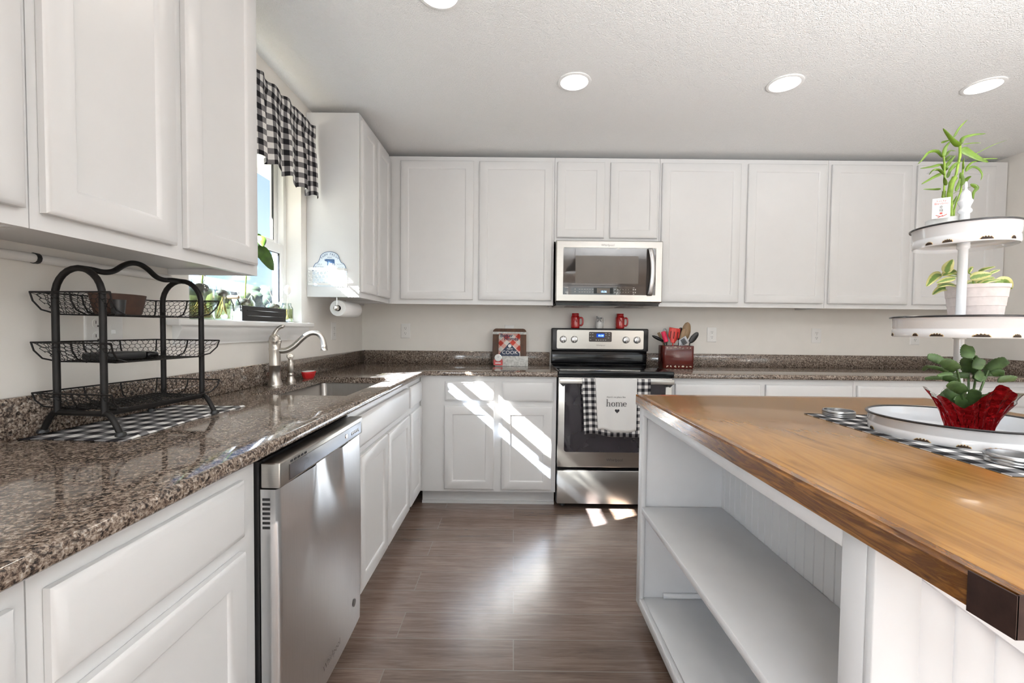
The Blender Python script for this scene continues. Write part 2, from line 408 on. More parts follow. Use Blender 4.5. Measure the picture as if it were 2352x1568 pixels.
    def leaf(s, pts, w, face=Vector((-.72, -.69, .1)), prof=None, n=9, fold=.12, serr=0):
        P = [Vector(p) for p in pts]
        def cr(t):
            x = t*(len(P)-1); i = min(int(x), len(P)-2); u = x-i
            p0, p1, p2, p3 = P[max(i-1, 0)], P[i], P[i+1], P[min(i+2, len(P)-1)]
            return .5*((2*p1) + (p2-p0)*u + (2*p0-5*p1+4*p2-p3)*u*u + (3*p1-p0-3*p2+p3)*u**3)
        rows = []
        for k in range(n+1):
            t = k/n; c = cr(t); tg = (cr(min(1, t+.03)) - cr(max(0, t-.03))).normalized()
            side = tg.cross(face).normalized(); nm = side.cross(tg).normalized()
            h = w*.5*(prof(t) if prof else sin(pi*min(1, t*.97+.03))**.75)
            if serr: h *= 1 + serr*(1 if k % 2 else -1)
            h = max(h, w*.03)
            rows.append([s.V(c - side*h), s.V(c - nm*h*fold*2), s.V(c + side*h)])
        for k in range(n):
            for j in (0, 1):
                f = s.F([rows[k][j], rows[k][j+1], rows[k+1][j+1], rows[k+1][j]])
                if f:
                    for lp, (a, b) in zip(f.loops, ((k, j), (k, j+1), (k+1, j+1), (k+1, j))): lp[s.uv].uv = (b/2, a/n)
        return s

ORG = {}
def obj(name, mb, mat, parent=None, angle=48, base=None, local=False, recalc=True, solid=0, uvkeep=True):
    bm = mb.bm
    if recalc: bmesh.ops.recalc_face_normals(bm, faces=bm.faces)
    if parent is not None: o0 = Vector((0, 0, 0)) if local else ORG[parent]
    else:
        if base is None:
            lo = Vector([min(v.co[i] for v in bm.verts) for i in range(3)]); hi = Vector([max(v.co[i] for v in bm.verts) for i in range(3)])
            base = ((lo.x+hi.x)/2, (lo.y+hi.y)/2, lo.z)
        o0 = Vector(base)
    bmesh.ops.translate(bm, verts=bm.verts, vec=-o0)
    me = bpy.data.meshes.new(name); bm.to_mesh(me); bm.free()
    for p in me.polygons: p.use_smooth = True
    try: me.set_sharp_from_angle(angle=radians(angle))
    except Exception: pass
    me.materials.append(mat)
    o = bpy.data.objects.new(name, me); COL.objects.link(o)
    if parent is not None: o.parent = parent; ORG[o] = o0
    else: o.location = o0; ORG[o] = o0
    if solid:
        m = o.modifiers.new('thickness', 'SOLIDIFY'); m.thickness = solid; m.offset = 0
    return o
def tag(o, label, cat, group=None):
    o['label'] = label; o['category'] = cat
    if group: o['group'] = group
    return o
def thing(name, loc, label, cat, group=None, rotz=0):
    o = bpy.data.objects.new(name, None); COL.objects.link(o); o.location = loc; o.rotation_euler = (0, 0, rotz)
    o.empty_display_size = .05; ORG[o] = Vector(loc); return tag(o, label, cat, group)
def struct(name, mb, mat, **kw):
    o = obj(name, mb, mat, base=kw.pop('base', (0, 0, 0)), **kw); o['kind'] = 'structure'; return o
def dup(root, loc, label, rotz=None):
    def cp(o, par):
        c = o.copy(); COL.objects.link(c); c.parent = par; ORG[c] = Vector(loc)
        for ch in list(o.children): cp(ch, c)
        return c
    r = cp(root, None); r.location = loc; r['label'] = label
    if rotz is not None: r.rotation_euler = (0, 0, rotz)
    return r

# ------------------------------------------------------------------ key dimensions
RW, RD = 4.74, 7.6          # room: x 0..RW, y -RD..0
ZC = 2.464                  # ceiling
WY0, WY1, WZ0, WZ1 = -1.843, -.990, 1.215, 2.33     # window opening in the left wall
WT = .165                   # wall thickness
DU = .306; UB, UT = 1.370, 2.427                    # upper cabinets: depth, bottom, top
BX = .592; BF = .108                                # base face frame plane, bottom of the frame
ZCT, ZCB, CW = .915, .883, .627                     # counter top, underside, depth

# ------------------------------------------------------------------ room shell
struct('floor', MB().box(-.2, RW+.2, -RD-.2, .2, -.1, 0), FLOOR)
struct('ceiling', MB().box(-.2, RW+.2, -RD-.2, .2, ZC, ZC+.12), CEIL)
w = MB()
w.box(-WT, 0, -RD, -6.3, 0, ZC); w.box(-WT, 0, -6.3, -5.4, 2.08, ZC); w.box(-WT, 0, -6.3, -5.4, 0, 1.0); w.box(-WT, 0, -5.4, WY0, 0, ZC); w.box(-WT, 0, WY1, .15, 0, ZC); w.box(-WT, 0, WY0, WY1, 0, WZ0-.012); w.box(-WT, 0, WY0, WY1, WZ1, ZC)
struct('wall_left', w, WALLM)
struct('wall_back', MB().box(0, RW+.15, 0, .15, 0, ZC), WALLM)
w = MB(); w.box(RW, RW+.15, -3.9, 0, 0, ZC); w.box(RW, RW+.15, -RD, -6.5, 0, ZC); w.box(RW, RW+.15, -6.5, -3.9, 0, .1); w.box(RW, RW+.15, -6.5, -3.9, 2.25, ZC)
struct('wall_right', w, WALLM)
w = MB(); w.box(-WT, .1, -RD-.15, -RD, 0, ZC); w.box(3.75, RW+.15, -RD-.15, -RD, 0, ZC); w.box(.1, 3.75, -RD-.15, -RD, 2.3, ZC)
struct('wall_front', w, WALLM)
w = MB()
for x in (.1, 1.28, 2.48, 3.67): w.box(x, x+.08, -RD-.09, -RD-.02, 0, 2.3)
w.box(.1, 3.75, -RD-.09, -RD-.02, 2.22, 2.3); w.box(.1, 3.75, -RD-.09, -RD-.02, 0, .06)
d = struct('door_1', w, W_TRIM)  # unseen glazed doors, put in to let sky light into the room
g_ = MB().box(.18, 3.67, -RD-.058, -RD-.052, .06, 2.22); obj('pane', g_, PANE, d)
w = MB()
for y in (-6.5, -5.24, -3.98): w.box(RW+.02, RW+.09, y, y+.08, .1, 2.25)
w.box(RW+.02, RW+.09, -6.5, -3.9, .1, .18); w.box(RW+.02, RW+.09, -6.5, -3.9, 2.17, 2.25)
d = struct('window_2', w, W_TRIM); obj('pane', MB().box(RW+.052, RW+.058, -6.42, -3.98, .18, 2.17), PANE, d)  # unseen window, its low sill shaped to let light reach the left wall

w = MB()
for y in (-6.3, -5.47): w.box(-.10, -.04, y, y+.07, 1.0, 2.08)
w.box(-.10, -.04, -6.3, -5.4, 1.0, 1.07); w.box(-.10, -.04, -6.3, -5.4, 2.01, 2.08)
d = struct('added_window', w, W_TRIM); obj('pane', MB().box(-.073, -.067, -6.23, -5.47, 1.07, 2.01), PANE, d)  # unseen window, added as an opening for light towards the island

# ------------------------------------------------------------------ sink window
def win_frame():
    f = MB()
    x0, x1 = -.150, -.085
    f.box(x0, x1, WY0, WY0+.028, WZ0, WZ1); f.box(x0, x1, WY1-.028, WY1, WZ0, WZ1)
    f.box(x0, x1, WY0, WY1, WZ1-.028, WZ1); f.box(x0, x1, WY0, WY1, WZ0-.012, WZ0+.022)
    return f
win = struct('window_1', win_frame(), W_TRIM)
def sash(x0, x1, z0, z1, top, bot):
    m = MB(); a, b = WY0+.028, WY1-.028
    m.box(x0, x1, a, a+.034, z0, z1, .003); m.box(x0, x1, b-.034, b, z0, z1, .003)
    m.box(x0, x1, a+.03, b-.03, z1-top, z1, .003); m.box(x0, x1, a+.03, b-.03, z0, z0+bot, .003); return m
s1 = obj('lower_sash', sash(-.112, -.086, 1.237, 1.648, .050, .034), W_TRIM, win)
obj('pane', MB().box(-.101, -.097, WY0+.06, WY1-.06, 1.27, 1.60), PANE, s1)
s2 = obj('upper_sash', sash(-.142, -.118, 1.632, WZ1-.028, .03, .040), W_TRIM, win)
obj('pane', MB().box(-.132, -.128, WY0+.06, WY1-.06, 1.67, WZ1-.05), PANE, s2)
g_ = MB()
g_.box(-.128, -.1205, WY1-.070, WY1-.061, 1.672, WZ1-.06); g_.box(-.0965, -.0905, WY1-.070, WY1-.061, 1.272, 1.596); g_.box(-.0965, -.0905, WY0+.061, WY1-.061, 1.593, 1.598)
obj('gasket', g_, BLACKS, win)
obj('insect_screen', MB().box(-.1475, -.1465, WY0+.028, WY1-.028, 1.235, 1.64), SCREEN, win)
# sill (stool) with horns and moulded apron under it
st = MB(); st.box(-.087, .001, WY0+.002, WY1-.002, WZ0-.022, WZ0+.002); st.box(0, .050, -1.955, -.936, WZ0-.022, WZ0+.002, .006, 3)
struct('trim_1', st, W_TRIM)
ap = MB()
prof = [(0, 1.193), (.034, 1.193), (.034, 1.182), (.027, 1.170), (.024, 1.158), (.015, 1.146), (.015, 1.136), (.010, 1.130), (.010, 1.122), (0, 1.122)]
ap.prism(prof, lambda u, v, d: (u, d, v), -1.925, -.972)
struct('trim_2', ap, W_TRIM)

# ------------------------------------------------------------------ cabinet parts
def door_mesh(fn, w, h, t=.019, fw=.052):
    return MB().rects(fn, w, h, [(0, 0), (0, t-.006), (.005, t-.0015), (.008, t), (fw, t), (fw+.004, t-.002), (fw+.009, t-.0085), (fw+.010, t-.0085)])
def drawer_mesh(fn, w, h, t=.019):
    return MB().rects(fn, w, h, [(0, 0), (0, t-.009), (.006, t-.004), (.012, t-.001), (.016, t)])
def on_left(x, y0, z0): return lambda u, v, d: (x+d, y0+u, z0+v)      # faces +x
def on_back(y, x0, z0): return lambda u, v, d: (x0+u, y-d, z0+v)      # faces -y
def upper(name, run, a, b, doors, label, zb=UB, zt=UT, dz0=1.403, dz1=2.394, a_end=True):
    """run 'left' or 'back'; a..b along the wall; doors = [(a, b), ...]"""
    left = run == 'left'
    loc = (DU/2, (a+b)/2, zb) if left else ((a+b)/2, -DU/2, zb)
    t = thing(name, loc, label, 'cabinet', 'white wall cabinets')
    g0 = .002
    if left: P = lambda u, v, d: (g0+d*(DU-g0)/DU, u, v)
    else: P = lambda u, v, d: (u, -g0-d*(DU-g0)/DU, v)
    c = MB()
    c.boxf(P, a+.001, a+.013, zb, zt, 0, DU-.019); c.boxf(P, b-.013, b-.001, zb, zt, 0, DU-.019)
    c.boxf(P, a+.013, b-.013, zb+.020, zb+.032, 0, DU-.019); c.boxf(P, a+.013, b-.013, zt-.012, zt, 0, DU-.019); c.boxf(P, a+.013, b-.013, zb+.032, zt-.012, 0, .006)
    obj('carcass', c, W_CAB, t)
    f = MB()                                   # face frame round the door openings
    f.boxf(P, a+.0005, b-.0005, zb, dz0+.012, DU-.019, DU); f.boxf(P, a+.0005, b-.0005, dz1-.012, zt, DU-.019, DU)
    xs = [a+.0005] + [q for d0, d1 in doors for q in (d0+.012, d1-.012)] + [b-.0005]
    for i in range(0, len(xs), 2): f.boxf(P, xs[i], xs[i+1], dz0+.012, dz1-.012, DU-.019, DU)
    obj('face_frame', f, W_CAB, t)
    for d0, d1 in doors:
        fn = on_left(DU+.001, d0, dz0) if left else on_back(-DU-.001, d0, dz0)
        obj('door', door_mesh(fn, d1-d0, dz1-dz0), W_CAB, t)
    return t
def base(name, run, a, b, drawers, doors, label, zt=ZCB-.001, dr=(.717, .846), dz=(.127, .684), kick=True):
    left = run == 'left'
    loc = (BX/2, (a+b)/2, 0) if left else ((a+b)/2, -BX/2, 0)
    t = thing(name, loc, label, 'cabinet', 'white base cabinets')
    g0 = .003
    if left: P = lambda u, v, d: (g0+d*(BX-g0)/BX, u, v)
    else: P = lambda u, v, d: (u, -g0-d*(BX-g0)/BX, v)
    c = MB()
    c.boxf(P, a+.001, a+.014, BF, zt, 0, BX-.019); c.boxf(P, b-.014, b-.001, BF, zt, 0, BX-.019); c.boxf(P, a+.014, b-.014, BF, BF+.014, 0, BX-.019); c.boxf(P, a+.014, b-.014, BF+.014, zt-.25, 0, .006)
    obj('carcass', c, W_CAB, t)
    f = MB(); f.boxf(P, a+.0005, b-.0005, BF, zt, BX-.019, BX); obj('face_frame', f, W_CAB, t)
    if kick:
        k = MB(); k.boxf(P, a+.001, b-.001, 0, BF, BX-.090, BX-.076)
        k.boxf(P, a+.001, b-.001, 0, .019, BX-.076, BX-.064); obj('toe_kick', k, W_CAB, t)
    for d0, d1 in drawers:
        fn = on_left(BX+.001, d0, dr[0]) if left else on_back(-BX-.001, d0, dr[0])
        obj('drawer', drawer_mesh(fn, d1-d0, dr[1]-dr[0]), W_CAB, t)
    for d0, d1 in doors:
        fn = on_left(BX+.001, d0, dz[0]) if left else on_back(-BX-.001, d0, dz[0])
        obj('door', door_mesh(fn, d1-d0, dz[1]-dz[0]), W_CAB, t)
    return t

upper('wall_cabinet', 'left', -3.40, -2.646, [(-3.36, -3.04), (-2.985, -2.662)], 'white wall cabinet cut off by the left edge of the photo')
upper('wall_cabinet', 'left', -2.645, -1.930, [(-2.628, -2.309), (-2.273, -1.952)], 'large white wall cabinet hanging over the black wire rack')
upper('wall_cabinet', 'left', -.928, -DU-.022, [(-.908, -.652), (-.612, -.345)], 'white corner wall cabinet with the dairy sign on its side panel')
upper('wall_cabinet', 'back', .002, 1.4925, [(.387, .911), (.953, 1.479)], 'white two-door wall cabinet between the corner and the microwave')
upper('wall_cabinet', 'back', 1.4935, 2.247, [(1.511, 1.850), (1.892, 2.233)], 'short white wall cabinet with two small doors above the microwave', zb=1.829, dz0=1.857)
upper('wall_cabinet', 'back', 2.248, 3.454, [(2.262, 2.826), (2.877, 3.437)], 'wide white wall cabinet above the red utensil crock, right of the microwave')
upper('wall_cabinet', 'back', 3.455, 4.735, [(3.474, 4.043), (4.084, 4.640)], 'white wall cabinet at the right end, partly behind the tiered tray')

base('base_cabinet', 'left', -3.75, -2.917, [(-3.70, -2.938)], [(-3.70, -3.33), (-3.31, -2.938)], 'white base cabinet at the near left, only a sliver in view')
base('base_cabinet', 'left', -2.916, -2.434, [(-2.897, -2.489)], [(-2.897, -2.490)], 'white base cabinet in the left foreground beside the dishwasher')
base('sink_base_cabinet', 'left', -1.856, -.931, [(-1.80, -.960)], [(-1.762, -1.386), (-1.372, -.950)], 'wide white base cabinet under the sink, right of the dishwasher')
base('base_cabinet', 'left', -.930, -.5935, [(-.900, -.616)], [(-.903, -.616)], 'narrow white base cabinet in the inner corner beyond the sink')
base('base_cabinet', 'back', .594, 1.498, [(.760, 1.088), (1.139, 1.474)], [(.757, 1.088), (1.136, 1.470)], 'white base cabinet with sun stripes, left of the range')
base('base_cabinet', 'back', 2.263, 3.460, [(2.282, 2.842), (2.879, 3.444)], [(2.282, 2.842), (2.879, 3.444)], 'white base cabinet right of the range, behind the island')
base('base_cabinet', 'back', 3.461, 4.735, [(3.481, 4.043), (4.075, 4.640)], [(3.481, 4.043), (4.075, 4.640)], 'white base cabinet at the right end behind the tiered tray')

# cable raceway under the left wall cabinets
t = thing('cable_raceway', (.016, -2.7, 1.348), 'thin white cable conduit along the wall under the left cabinets', 'cable cover')
obj('tube', MB().tube([(.016, -3.4, 1.356), (.016, -2.378, 1.356)], .0115, 12), PLASTIC, t)
obj('tube', MB().tube([(.016, -2.370, 1.356), (.016, -1.955, 1.356)], .0115, 12), PLASTIC, t)
obj('coupling', MB().tube([(.016, -2.379, 1.356), (.016, -2.369, 1.356)], .0135, 12), BLACKS, t)

# ------------------------------------------------------------------ granite
SX0, SX1, SY0, SY1 = .140, .530, -1.700, -1.045        # sink cut-out
def slab(xs, ys, hole, edges):
    m = MB(); bm = m.bm
    vs = {(i, j): m.V((x, y, ZCB)) for i, x in enumerate(xs) for j, y in enumerate(ys)}
    fs = []
    for i in range(len(xs)-1):
        for j in range(len(ys)-1):
            cx, cy = (xs[i]+xs[i+1])/2, (ys[j]+ys[j+1])/2
            if hole(cx, cy): continue
            fs.append(m.F([vs[i, j], vs[i+1, j], vs[i+1, j+1], vs[i, j+1]]))
    for v in [v for v in bm.verts if not v.link_faces]: bm.verts.remove(v)
    r = bmesh.ops.extrude_face_region(bm, geom=fs)
    bmesh.ops.translate(bm, verts=[g for g in r['geom'] if isinstance(g, bmesh.types.BMVert)], vec=(0, 0, ZCT-ZCB))
    bmesh.ops.recalc_face_normals(bm, faces=bm.faces)
    es = [e for e in bm.edges if abs(e.verts[0].co.z-e.verts[1].co.z) < 1e-5 and e.calc_face_angle(0) > 1 and edges((e.verts[0].co+e.verts[1].co)/2)]
    bmesh.ops.bevel(bm, geom=es, offset=.010, segments=3, affect='EDGES', profile=.5)
    return m
xs = [.003, SX0, SX1, CW, 1.500]; ys = [-3.75, SY0, SY1, -CW, -.003]
def hole(x, y): return (x > CW and y < -CW) or (SX0 < x < SX1 and SY0 < y < SY1)
def edg(c): return (abs(c.x-CW) < .002 and c.y < -CW+.001) or (abs(c.y+CW) < .002 and c.x > CW-.001) or (c.z > ZCB+.01 and SX0-.01 < c.x < SX1+.01 and SY0-.01 < c.y < SY1+.01 and False)
tag(obj('countertop', slab(xs, ys, hole, edg), GRAN, base=(0, 0, 0)), 'speckled brown granite worktop running round the left corner with the sink', 'countertop')
tag(obj('countertop', slab([2.262, RW-.003], [-CW, -.003], lambda x, y: False, lambda c: abs(c.y+CW) < .002), GRAN, base=(0, 0, 0)), 'speckled brown granite worktop right of the range', 'countertop')
BS = 1.016
for bx, lb in (((.002, .021, -3.75, -.002), 'granite backsplash strip along the left wall under the window'), ((.022, 1.497, -.021, -.002), 'granite backsplash strip behind the cookbook, left of the range'),
               ((2.264, RW-.022, -.021, -.002), 'granite backsplash strip on the back wall right of the range'), ((RW-.021, RW-.002, -CW, -.002), 'short granite backsplash strip on the right wall')):
    tag(obj('backsplash', MB().box(*bx, ZCT+.0003, BS, .002, 1), GRAN, base=(0, 0, 0)), lb, 'backsplash')

# ------------------------------------------------------------------ sink and taps
def rrect(x0, x1, y0, y1, r, n=5):
    pts = []
    for cx, cy, a in ((x1-r, y1-r, 0), (x0+r, y1-r, 90), (x0+r, y0+r, 180), (x1-r, y0+r, 270)):
        for k in range(n+1): pts.append((cx+r*cos(radians(a+90*k/n)), cy+r*sin(radians(a+90*k/n))))
    return pts
t = thing('kitchen_sink', ((SX0+SX1)/2, (SY0+SY1)/2, .68), 'stainless undermount sink set into the granite below the window', 'sink')
b = MB()
lv = [(-.006, ZCB-.002), (.004, ZCB-.002), (.006, ZCB-.01), (.014, .72), (.03, .695), (.06, .69)]
rings = [[b.V((x, y, z)) for x, y in rrect(SX0-.004+i, SX1+.004-i, SY0-.004+i, SY1+.004-i, .03)] for i, z in lv]
for r0, r1 in zip(rings, rings[1:]):
    for k in range(len(r0)): b.F([r0[k], r0[(k+1) % len(r0)], r1[(k+1) % len(r0)], r1[k]])
b.F(rings[-1]); obj('basin', b, SINKM, t, recalc=False, solid=.0015)
obj('drain', MB().lathe([(0, .6935), (.02, .6935), (.04, .697), (.042, .693)], (.335, -1.37, 0), 24), CHROME, t)

FX, FY = .076, -1.405
t = thing('kitchen_faucet', (FX, FY, ZCT), 'brushed nickel kitchen faucet with a curved spout and top lever', 'faucet')
obj('body', MB().lathe([(0, ZCT+.0004), (.033, ZCT+.0004), (.033, ZCT+.006), (.029, ZCT+.012), (.028, ZCT+.02), (.0245, ZCT+.032), (.0245, ZCT+.095), (.0250, ZCT+.0955), (.0245, ZCT+.097), (.0245, ZCT+.15), (.0265, ZCT+.168), (.0272, ZCT+.175), (.0255, ZCT+.178), (.0255, ZCT+.200), (.029, ZCT+.207), (.029, ZCT+.212), (.026, ZCT+.214), (.0245, ZCT+.224), (.019, ZCT+.236), (.008, ZCT+.243), (0, ZCT+.244)], (FX, FY, 0), 32), NICKEL, t)
sp = [(.0, 0, .172), (.030, .005, .164), (.058, .012, .168), (.085, .020, .185), (.112, .028, .212), (.140, .036, .237), (.168, .043, .250), (.196, .050, .247), (.214, .055, .228), (.222, .057, .205), (.224, .058, .190)]
obj('spout', MB().tube([(FX+a*.93, FY+b_, ZCT+c) for a, b_, c in sp], [.0135, .0135, .0135, .013, .0125, .012, .0118, .0118, .012, .0125, .013], 18, smooth=4), NICKEL, t)
obj('aerator', MB().lathe([(0, 1.106), (.0125, 1.106), (.0145, 1.096), (.0135, 1.094), (.0165, 1.083), (.0165, 1.080), (0, 1.080)], (FX+.2095, FY+.058, 0), 20), NICKEL, t)
obj('lever', MB().tube([(FX-.004, FY, ZCT+.238), (FX+.004, FY+.002, ZCT+.255), (FX+.014, FY+.006, ZCT+.270), (FX+.032, FY+.012, ZCT+.281), (FX+.040, FY+.014, ZCT+.280)], [.012, .0095, .0085, .0105, .005], 14, smooth=4), NICKEL, t)
SXP, SYP = .076, -1.262
t = thing('side_sprayer', (SXP, SYP, ZCT), 'small brushed nickel spray head standing right of the faucet', 'sprayer')
obj('holder', MB().lathe([(0, ZCT+.0004), (.024, ZCT+.0004), (.023, ZCT+.008), (.017, ZCT+.022), (.0155, ZCT+.034), (.017, ZCT+.036), (.0155, ZCT+.04), (.0155, ZCT+.046)], (SXP, SYP, 0), 24), NICKEL, t)
obj('handle', MB().lathe([(.012, ZCT+.044), (.0145, ZCT+.056), (.0155, ZCT+.085), (.0155, ZCT+.094), (.013, ZCT+.097), (.0115, ZCT+.112), (.014, ZCT+.126), (0, ZCT+.128)], (SXP, SYP, 0), 24), NICKEL, t)
h = MB().lathe([(0, -.016), (.0165, -.016), (.0175, -.004), (.0175, .006), (.016, .012), (.012, .013), (.011, .0105), (.006, .0105), (.0055, .013), (0, .014)], (0, 0, 0), 24)
bmesh.ops.rotate(h.bm, verts=h.bm.verts, matrix=Vector((.55, -.80, .12)).to_track_quat('Z', 'Y').to_matrix()); bmesh.ops.translate(h.bm, verts=h.bm.verts, vec=(SXP, SYP, ZCT+.131))
obj('spray_head', h, NICKEL, t)

def fluted(prof, c, n, k, amp, sx, sy, top):
    m = MB(); rings = []
    for r, z in prof:
        rings.append([m.V((c[0]+(r*(1+(amp*abs(sin(k*pi*i/n)) if z < top else 0)))*cos(2*pi*i/n)*sx, c[1]+(r*(1+(amp*abs(sin(k*pi*i/n)) if z < top else 0)))*sin(2*pi*i/n)*sy, z)) for i in range(n)] if r > 0 else [m.V((c[0], c[1], z))])
    for a, b in zip(rings, rings[1:]):
        for i in range(n):
            j = (i+1) % n
            if len(a) == 1: m.F([a[0], b[j], b[i]])
            elif len(b) == 1: m.F([a[i], a[j], b[0]])
            else: m.F([a[i], a[j], b[j], b[i]])
    return m
t = thing('ramekin', (.092, -1.100, ZCT), 'small oval fluted red dish beside the sink', 'dish')
obj('bowl', fluted([(0, ZCT+.0005), (.035, ZCT+.0005), (.043, ZCT+.012), (.050, ZCT+.034), (.050, ZCT+.0375)], (.092, -1.100), 96, 24, .045, .62, 1.02, ZCT+.036), REDDISH, t)
obj('lining', fluted([(.050, ZCT+.0375), (.0455, ZCT+.0375), (.041, ZCT+.015), (0, ZCT+.008)], (.092, -1.100), 48, 1, 0, .62, 1.02, 9), WHITEGLAZE, t)

# ------------------------------------------------------------------ dishwasher
DY0, DY1 = -2.430, -1.862
t = thing('dishwasher', (.33, (DY0+DY1)/2, 0), 'stainless dishwasher under the left counter', 'dishwasher')
obj('tub', MB().box(.05, .600, DY0+.003, DY1-.003, .10, .868), BLACKS, t)
obj('toe_panel', MB().box(.50, .515, DY0+.003, DY1-.003, 0, .0995), BLACKS, t)
def dwx(a, z):       # door surface: bowed skin with a scoop under the control strip
    bow = .007*sin(pi*a)**.8 + .004*sin(pi*min(1, max(0, (z-.115)/.69)))
    cx = (a-.5)*(DY1-DY0)
    dz = .802-z
    wid = .075 + .10*(dz/.35)**1.4 if dz > 0 else .075
    sc = math.exp(-(cx/wid)**4) * math.exp(-(dz/.16)**2) * .027
    ridge = math.exp(-((abs(cx)-wid*1.12)/.030)**2)*math.exp(-(dz/.22)**2)*.003
    return .6445 + bow - sc + ridge
m = MB()
yy = lambda a: DY0+.002 + a*(DY1-DY0-.004)
m.grid(lambda a, b: (dwx(a, .115+.687*b) if 0 < a < 1 else .640, yy(a), .115+.687*b), 72, 64)
for a0 in (0, 1):
    m.grid(lambda a, b: (.604+(.640-.604)*a, yy(a0), .115+.687*b), 2, 64)
m.grid(lambda a, b: (.604+(.640-.604)*b if b < 1 else dwx(a, .115) if 0 < a < 1 else .640, yy(a), .115), 72, 1)
bmesh.ops.remove_doubles(m.bm, verts=m.bm.verts, dist=.0002)
dr = obj('door', m, STEEL_V, t, angle=50)
v = MB()
for k in range(7): z = .778-.0115*k; v.box(.609, .627, DY0+.0012, DY0+.0025, z-.003, z+.003)
obj('side_vent', v, SEAMDARK, dr)
m = MB(); P_ = lambda u, v, d: (v, d, u)
obj('control_cap', MB().box(.604, .652, DY0+.0015, DY1-.0015, .804, .866, .004, 3), STEEL_H, t)
obj('control_strip', MB().boxf(lambda u, v, d: (.6523+d, u, v), DY0+.045, DY1-.02, .811, .850, -.002, .0012), PANELBROWN, t)
s = MB()
for k in range(5): s.box(.6518, .6528, DY0+.05+.018*k, DY0+.062+.018*k, .8535, .859)
obj('top_vent', s, SEAMDARK, t)
obj('start_button', MB().lathe([(0, .6535), (.008, .6535), (.007, .6555), (0, .6560)], (0, -2.02, .830), 16, 'x'), CHROME, t)
s = MB()
for k in range(5): s.box(.6533, .6545, -1.975+.015*k, -1.966+.015*k, .822, .832, .0004, 1)
obj('button_row', s, CHROME, t)
pk = MB(); pk.grid(lambda a, b: (.640-.030*(1-(2*a-1)**6)*(1-b**3*.6), -2.215+.14*a, .764+.0385*b), 16, 6)
obj('handle_pocket', pk, CHROME, t, solid=.001)
LF = lambda x, y, z: (lambda u, v, d: (x+d, y+u, z+v))
obj('logo', MB().text('Whirlpool', .030, LF(.6555, -2.145, .170), .001), LOGO, t)
obj('badge', MB().lathe([(0, .6520), (.013, .6520), (.013, .6525), (0, .6530)], (0, -1.945, .215), 20, 'x'), LOGO, t)

# ------------------------------------------------------------------ ceiling lights
def ceil_light(x, y, label, on=True):
    t = thing('recessed_light', (x, y, ZC), label, 'ceiling light', 'recessed ceiling lights')
    obj('trim_ring', MB().lathe([(.085, ZC-.0005), (.085, ZC-.004), (.080, ZC-.0065), (.070, ZC-.0060), (.068, ZC-.002), (.0675, ZC-.0005)], (x, y, 0), 40), W_TRIM, t)
    obj('lens', MB().lathe([(0, ZC-.0025), (.0672, ZC-.0025), (.0672, ZC-.0008)], (x, y, 0), 40), LAMP, t)
    if on:
        l = bpy.data.lights.new('recessed_lamp', 'AREA'); l.shape = 'DISK'; l.size = .13; l.energy = .4; l.color = (1, .90, .78)
        o = bpy.data.objects.new('recessed_lamp', l); COL.objects.link(o); o.location = (x, y, ZC-.012)
for x, y, lb in ((.912, -1.770, 'round recessed ceiling light cut off by the top edge of the photo'), (1.505, -1.195, 'round recessed ceiling light, leftmost of the row above the range'),
                 (2.580, -1.197, 'round recessed ceiling light, middle one of the row of three'), (3.597, -1.192, 'round recessed ceiling light near the right edge, above the bamboo')):
    ceil_light(x, y, lb)
# dome pendant over the dining side, seen mirrored in the microwave door
t = thing('pendant_lamp', (2.12, -3.85, 2.06), 'black dome pendant lamp mirrored in the microwave door', 'pendant lamp')
obj('shade', MB().lathe([(.028, 2.26), (.034, 2.225), (.05, 2.20), (.095, 2.165), (.128, 2.115), (.140, 2.075), (.140, 2.06)], (2.12, -3.85, 0), 40), BLACKG, t, recalc=False, solid=.003)
obj('reflector', MB().lathe([(.024, 2.21), (.092, 2.158), (.124, 2.112), (.136, 2.062)], (2.12, -3.85, 0), 40), WHITEPAPER, t, solid=.001)
obj('bulb', MB().ball((2.12, -3.85, 2.13), .03), LAMP, t)
obj('cord', MB().tube([(2.12, -3.85, 2.25), (2.12, -3.85, ZC)], .004, 8), BLACKS, t)

# ------------------------------------------------------------------ range
RX0, RX1 = 1.503, 2.259
t = thing('kitchen_range', ((RX0+RX1)/2, -.33, 0), 'freestanding stainless electric range with black cooktop', 'stove')
obj('body', MB().box(RX0+.003, RX1-.003, -.585, -.022, .035, .895), BLACKS, t)
for x in (RX0+.05, RX1-.05):
    for y in (-.53, -.08): obj('foot', MB().lathe([(0, .0003), (.02, .0003), (.018, .012), (.012, .036), (0, .036)], (x, y, 0), 16), BLACKS, t)
c = MB().box(RX0-.001, RX1+.001, -.640, -.070, .8965, .928, .007, 3); obj('cooktop', c, BLACKG, t)
for i, (x, y, r) in enumerate(((1.70, -.48, .105), (2.06, -.48, .09), (1.70, -.21, .075), (2.06, -.21, .105))):
    obj('burner_ring', MB().lathe([(r-.004, .9282), (r-.004, .9285), (r, .9285), (r, .9282)], (x, y, 0), 48), PANELBROWN, t)
b = MB().box(RX0+.004, RX1-.004, -.060, -.022, .9285, 1.03, .003); obj('riser', b, BLACKG, t)
obj('riser_panel', MB().box(RX0+.008, RX1-.008, -.076, -.061, .940, 1.012, .004, 3), BLACKG, t)
cp = obj('control_panel', MB().box(RX0+.002, RX1-.002, -.095, -.024, 1.031, 1.208, .010, 3), BLACKS, t)
fr = -.0955
def plate(fn, x0, x1, z0, z1, r, d0, d1): return MB().prism(rrect(x0, x1, z0, z1, r), fn, d0, d1)
FB = lambda y: (lambda u, v, d: (u, y-d, v))
obj('fascia', plate(FB(fr), 1.545, 2.217, 1.049, 1.194, .010, 0, .0025), STEEL_H, cp)
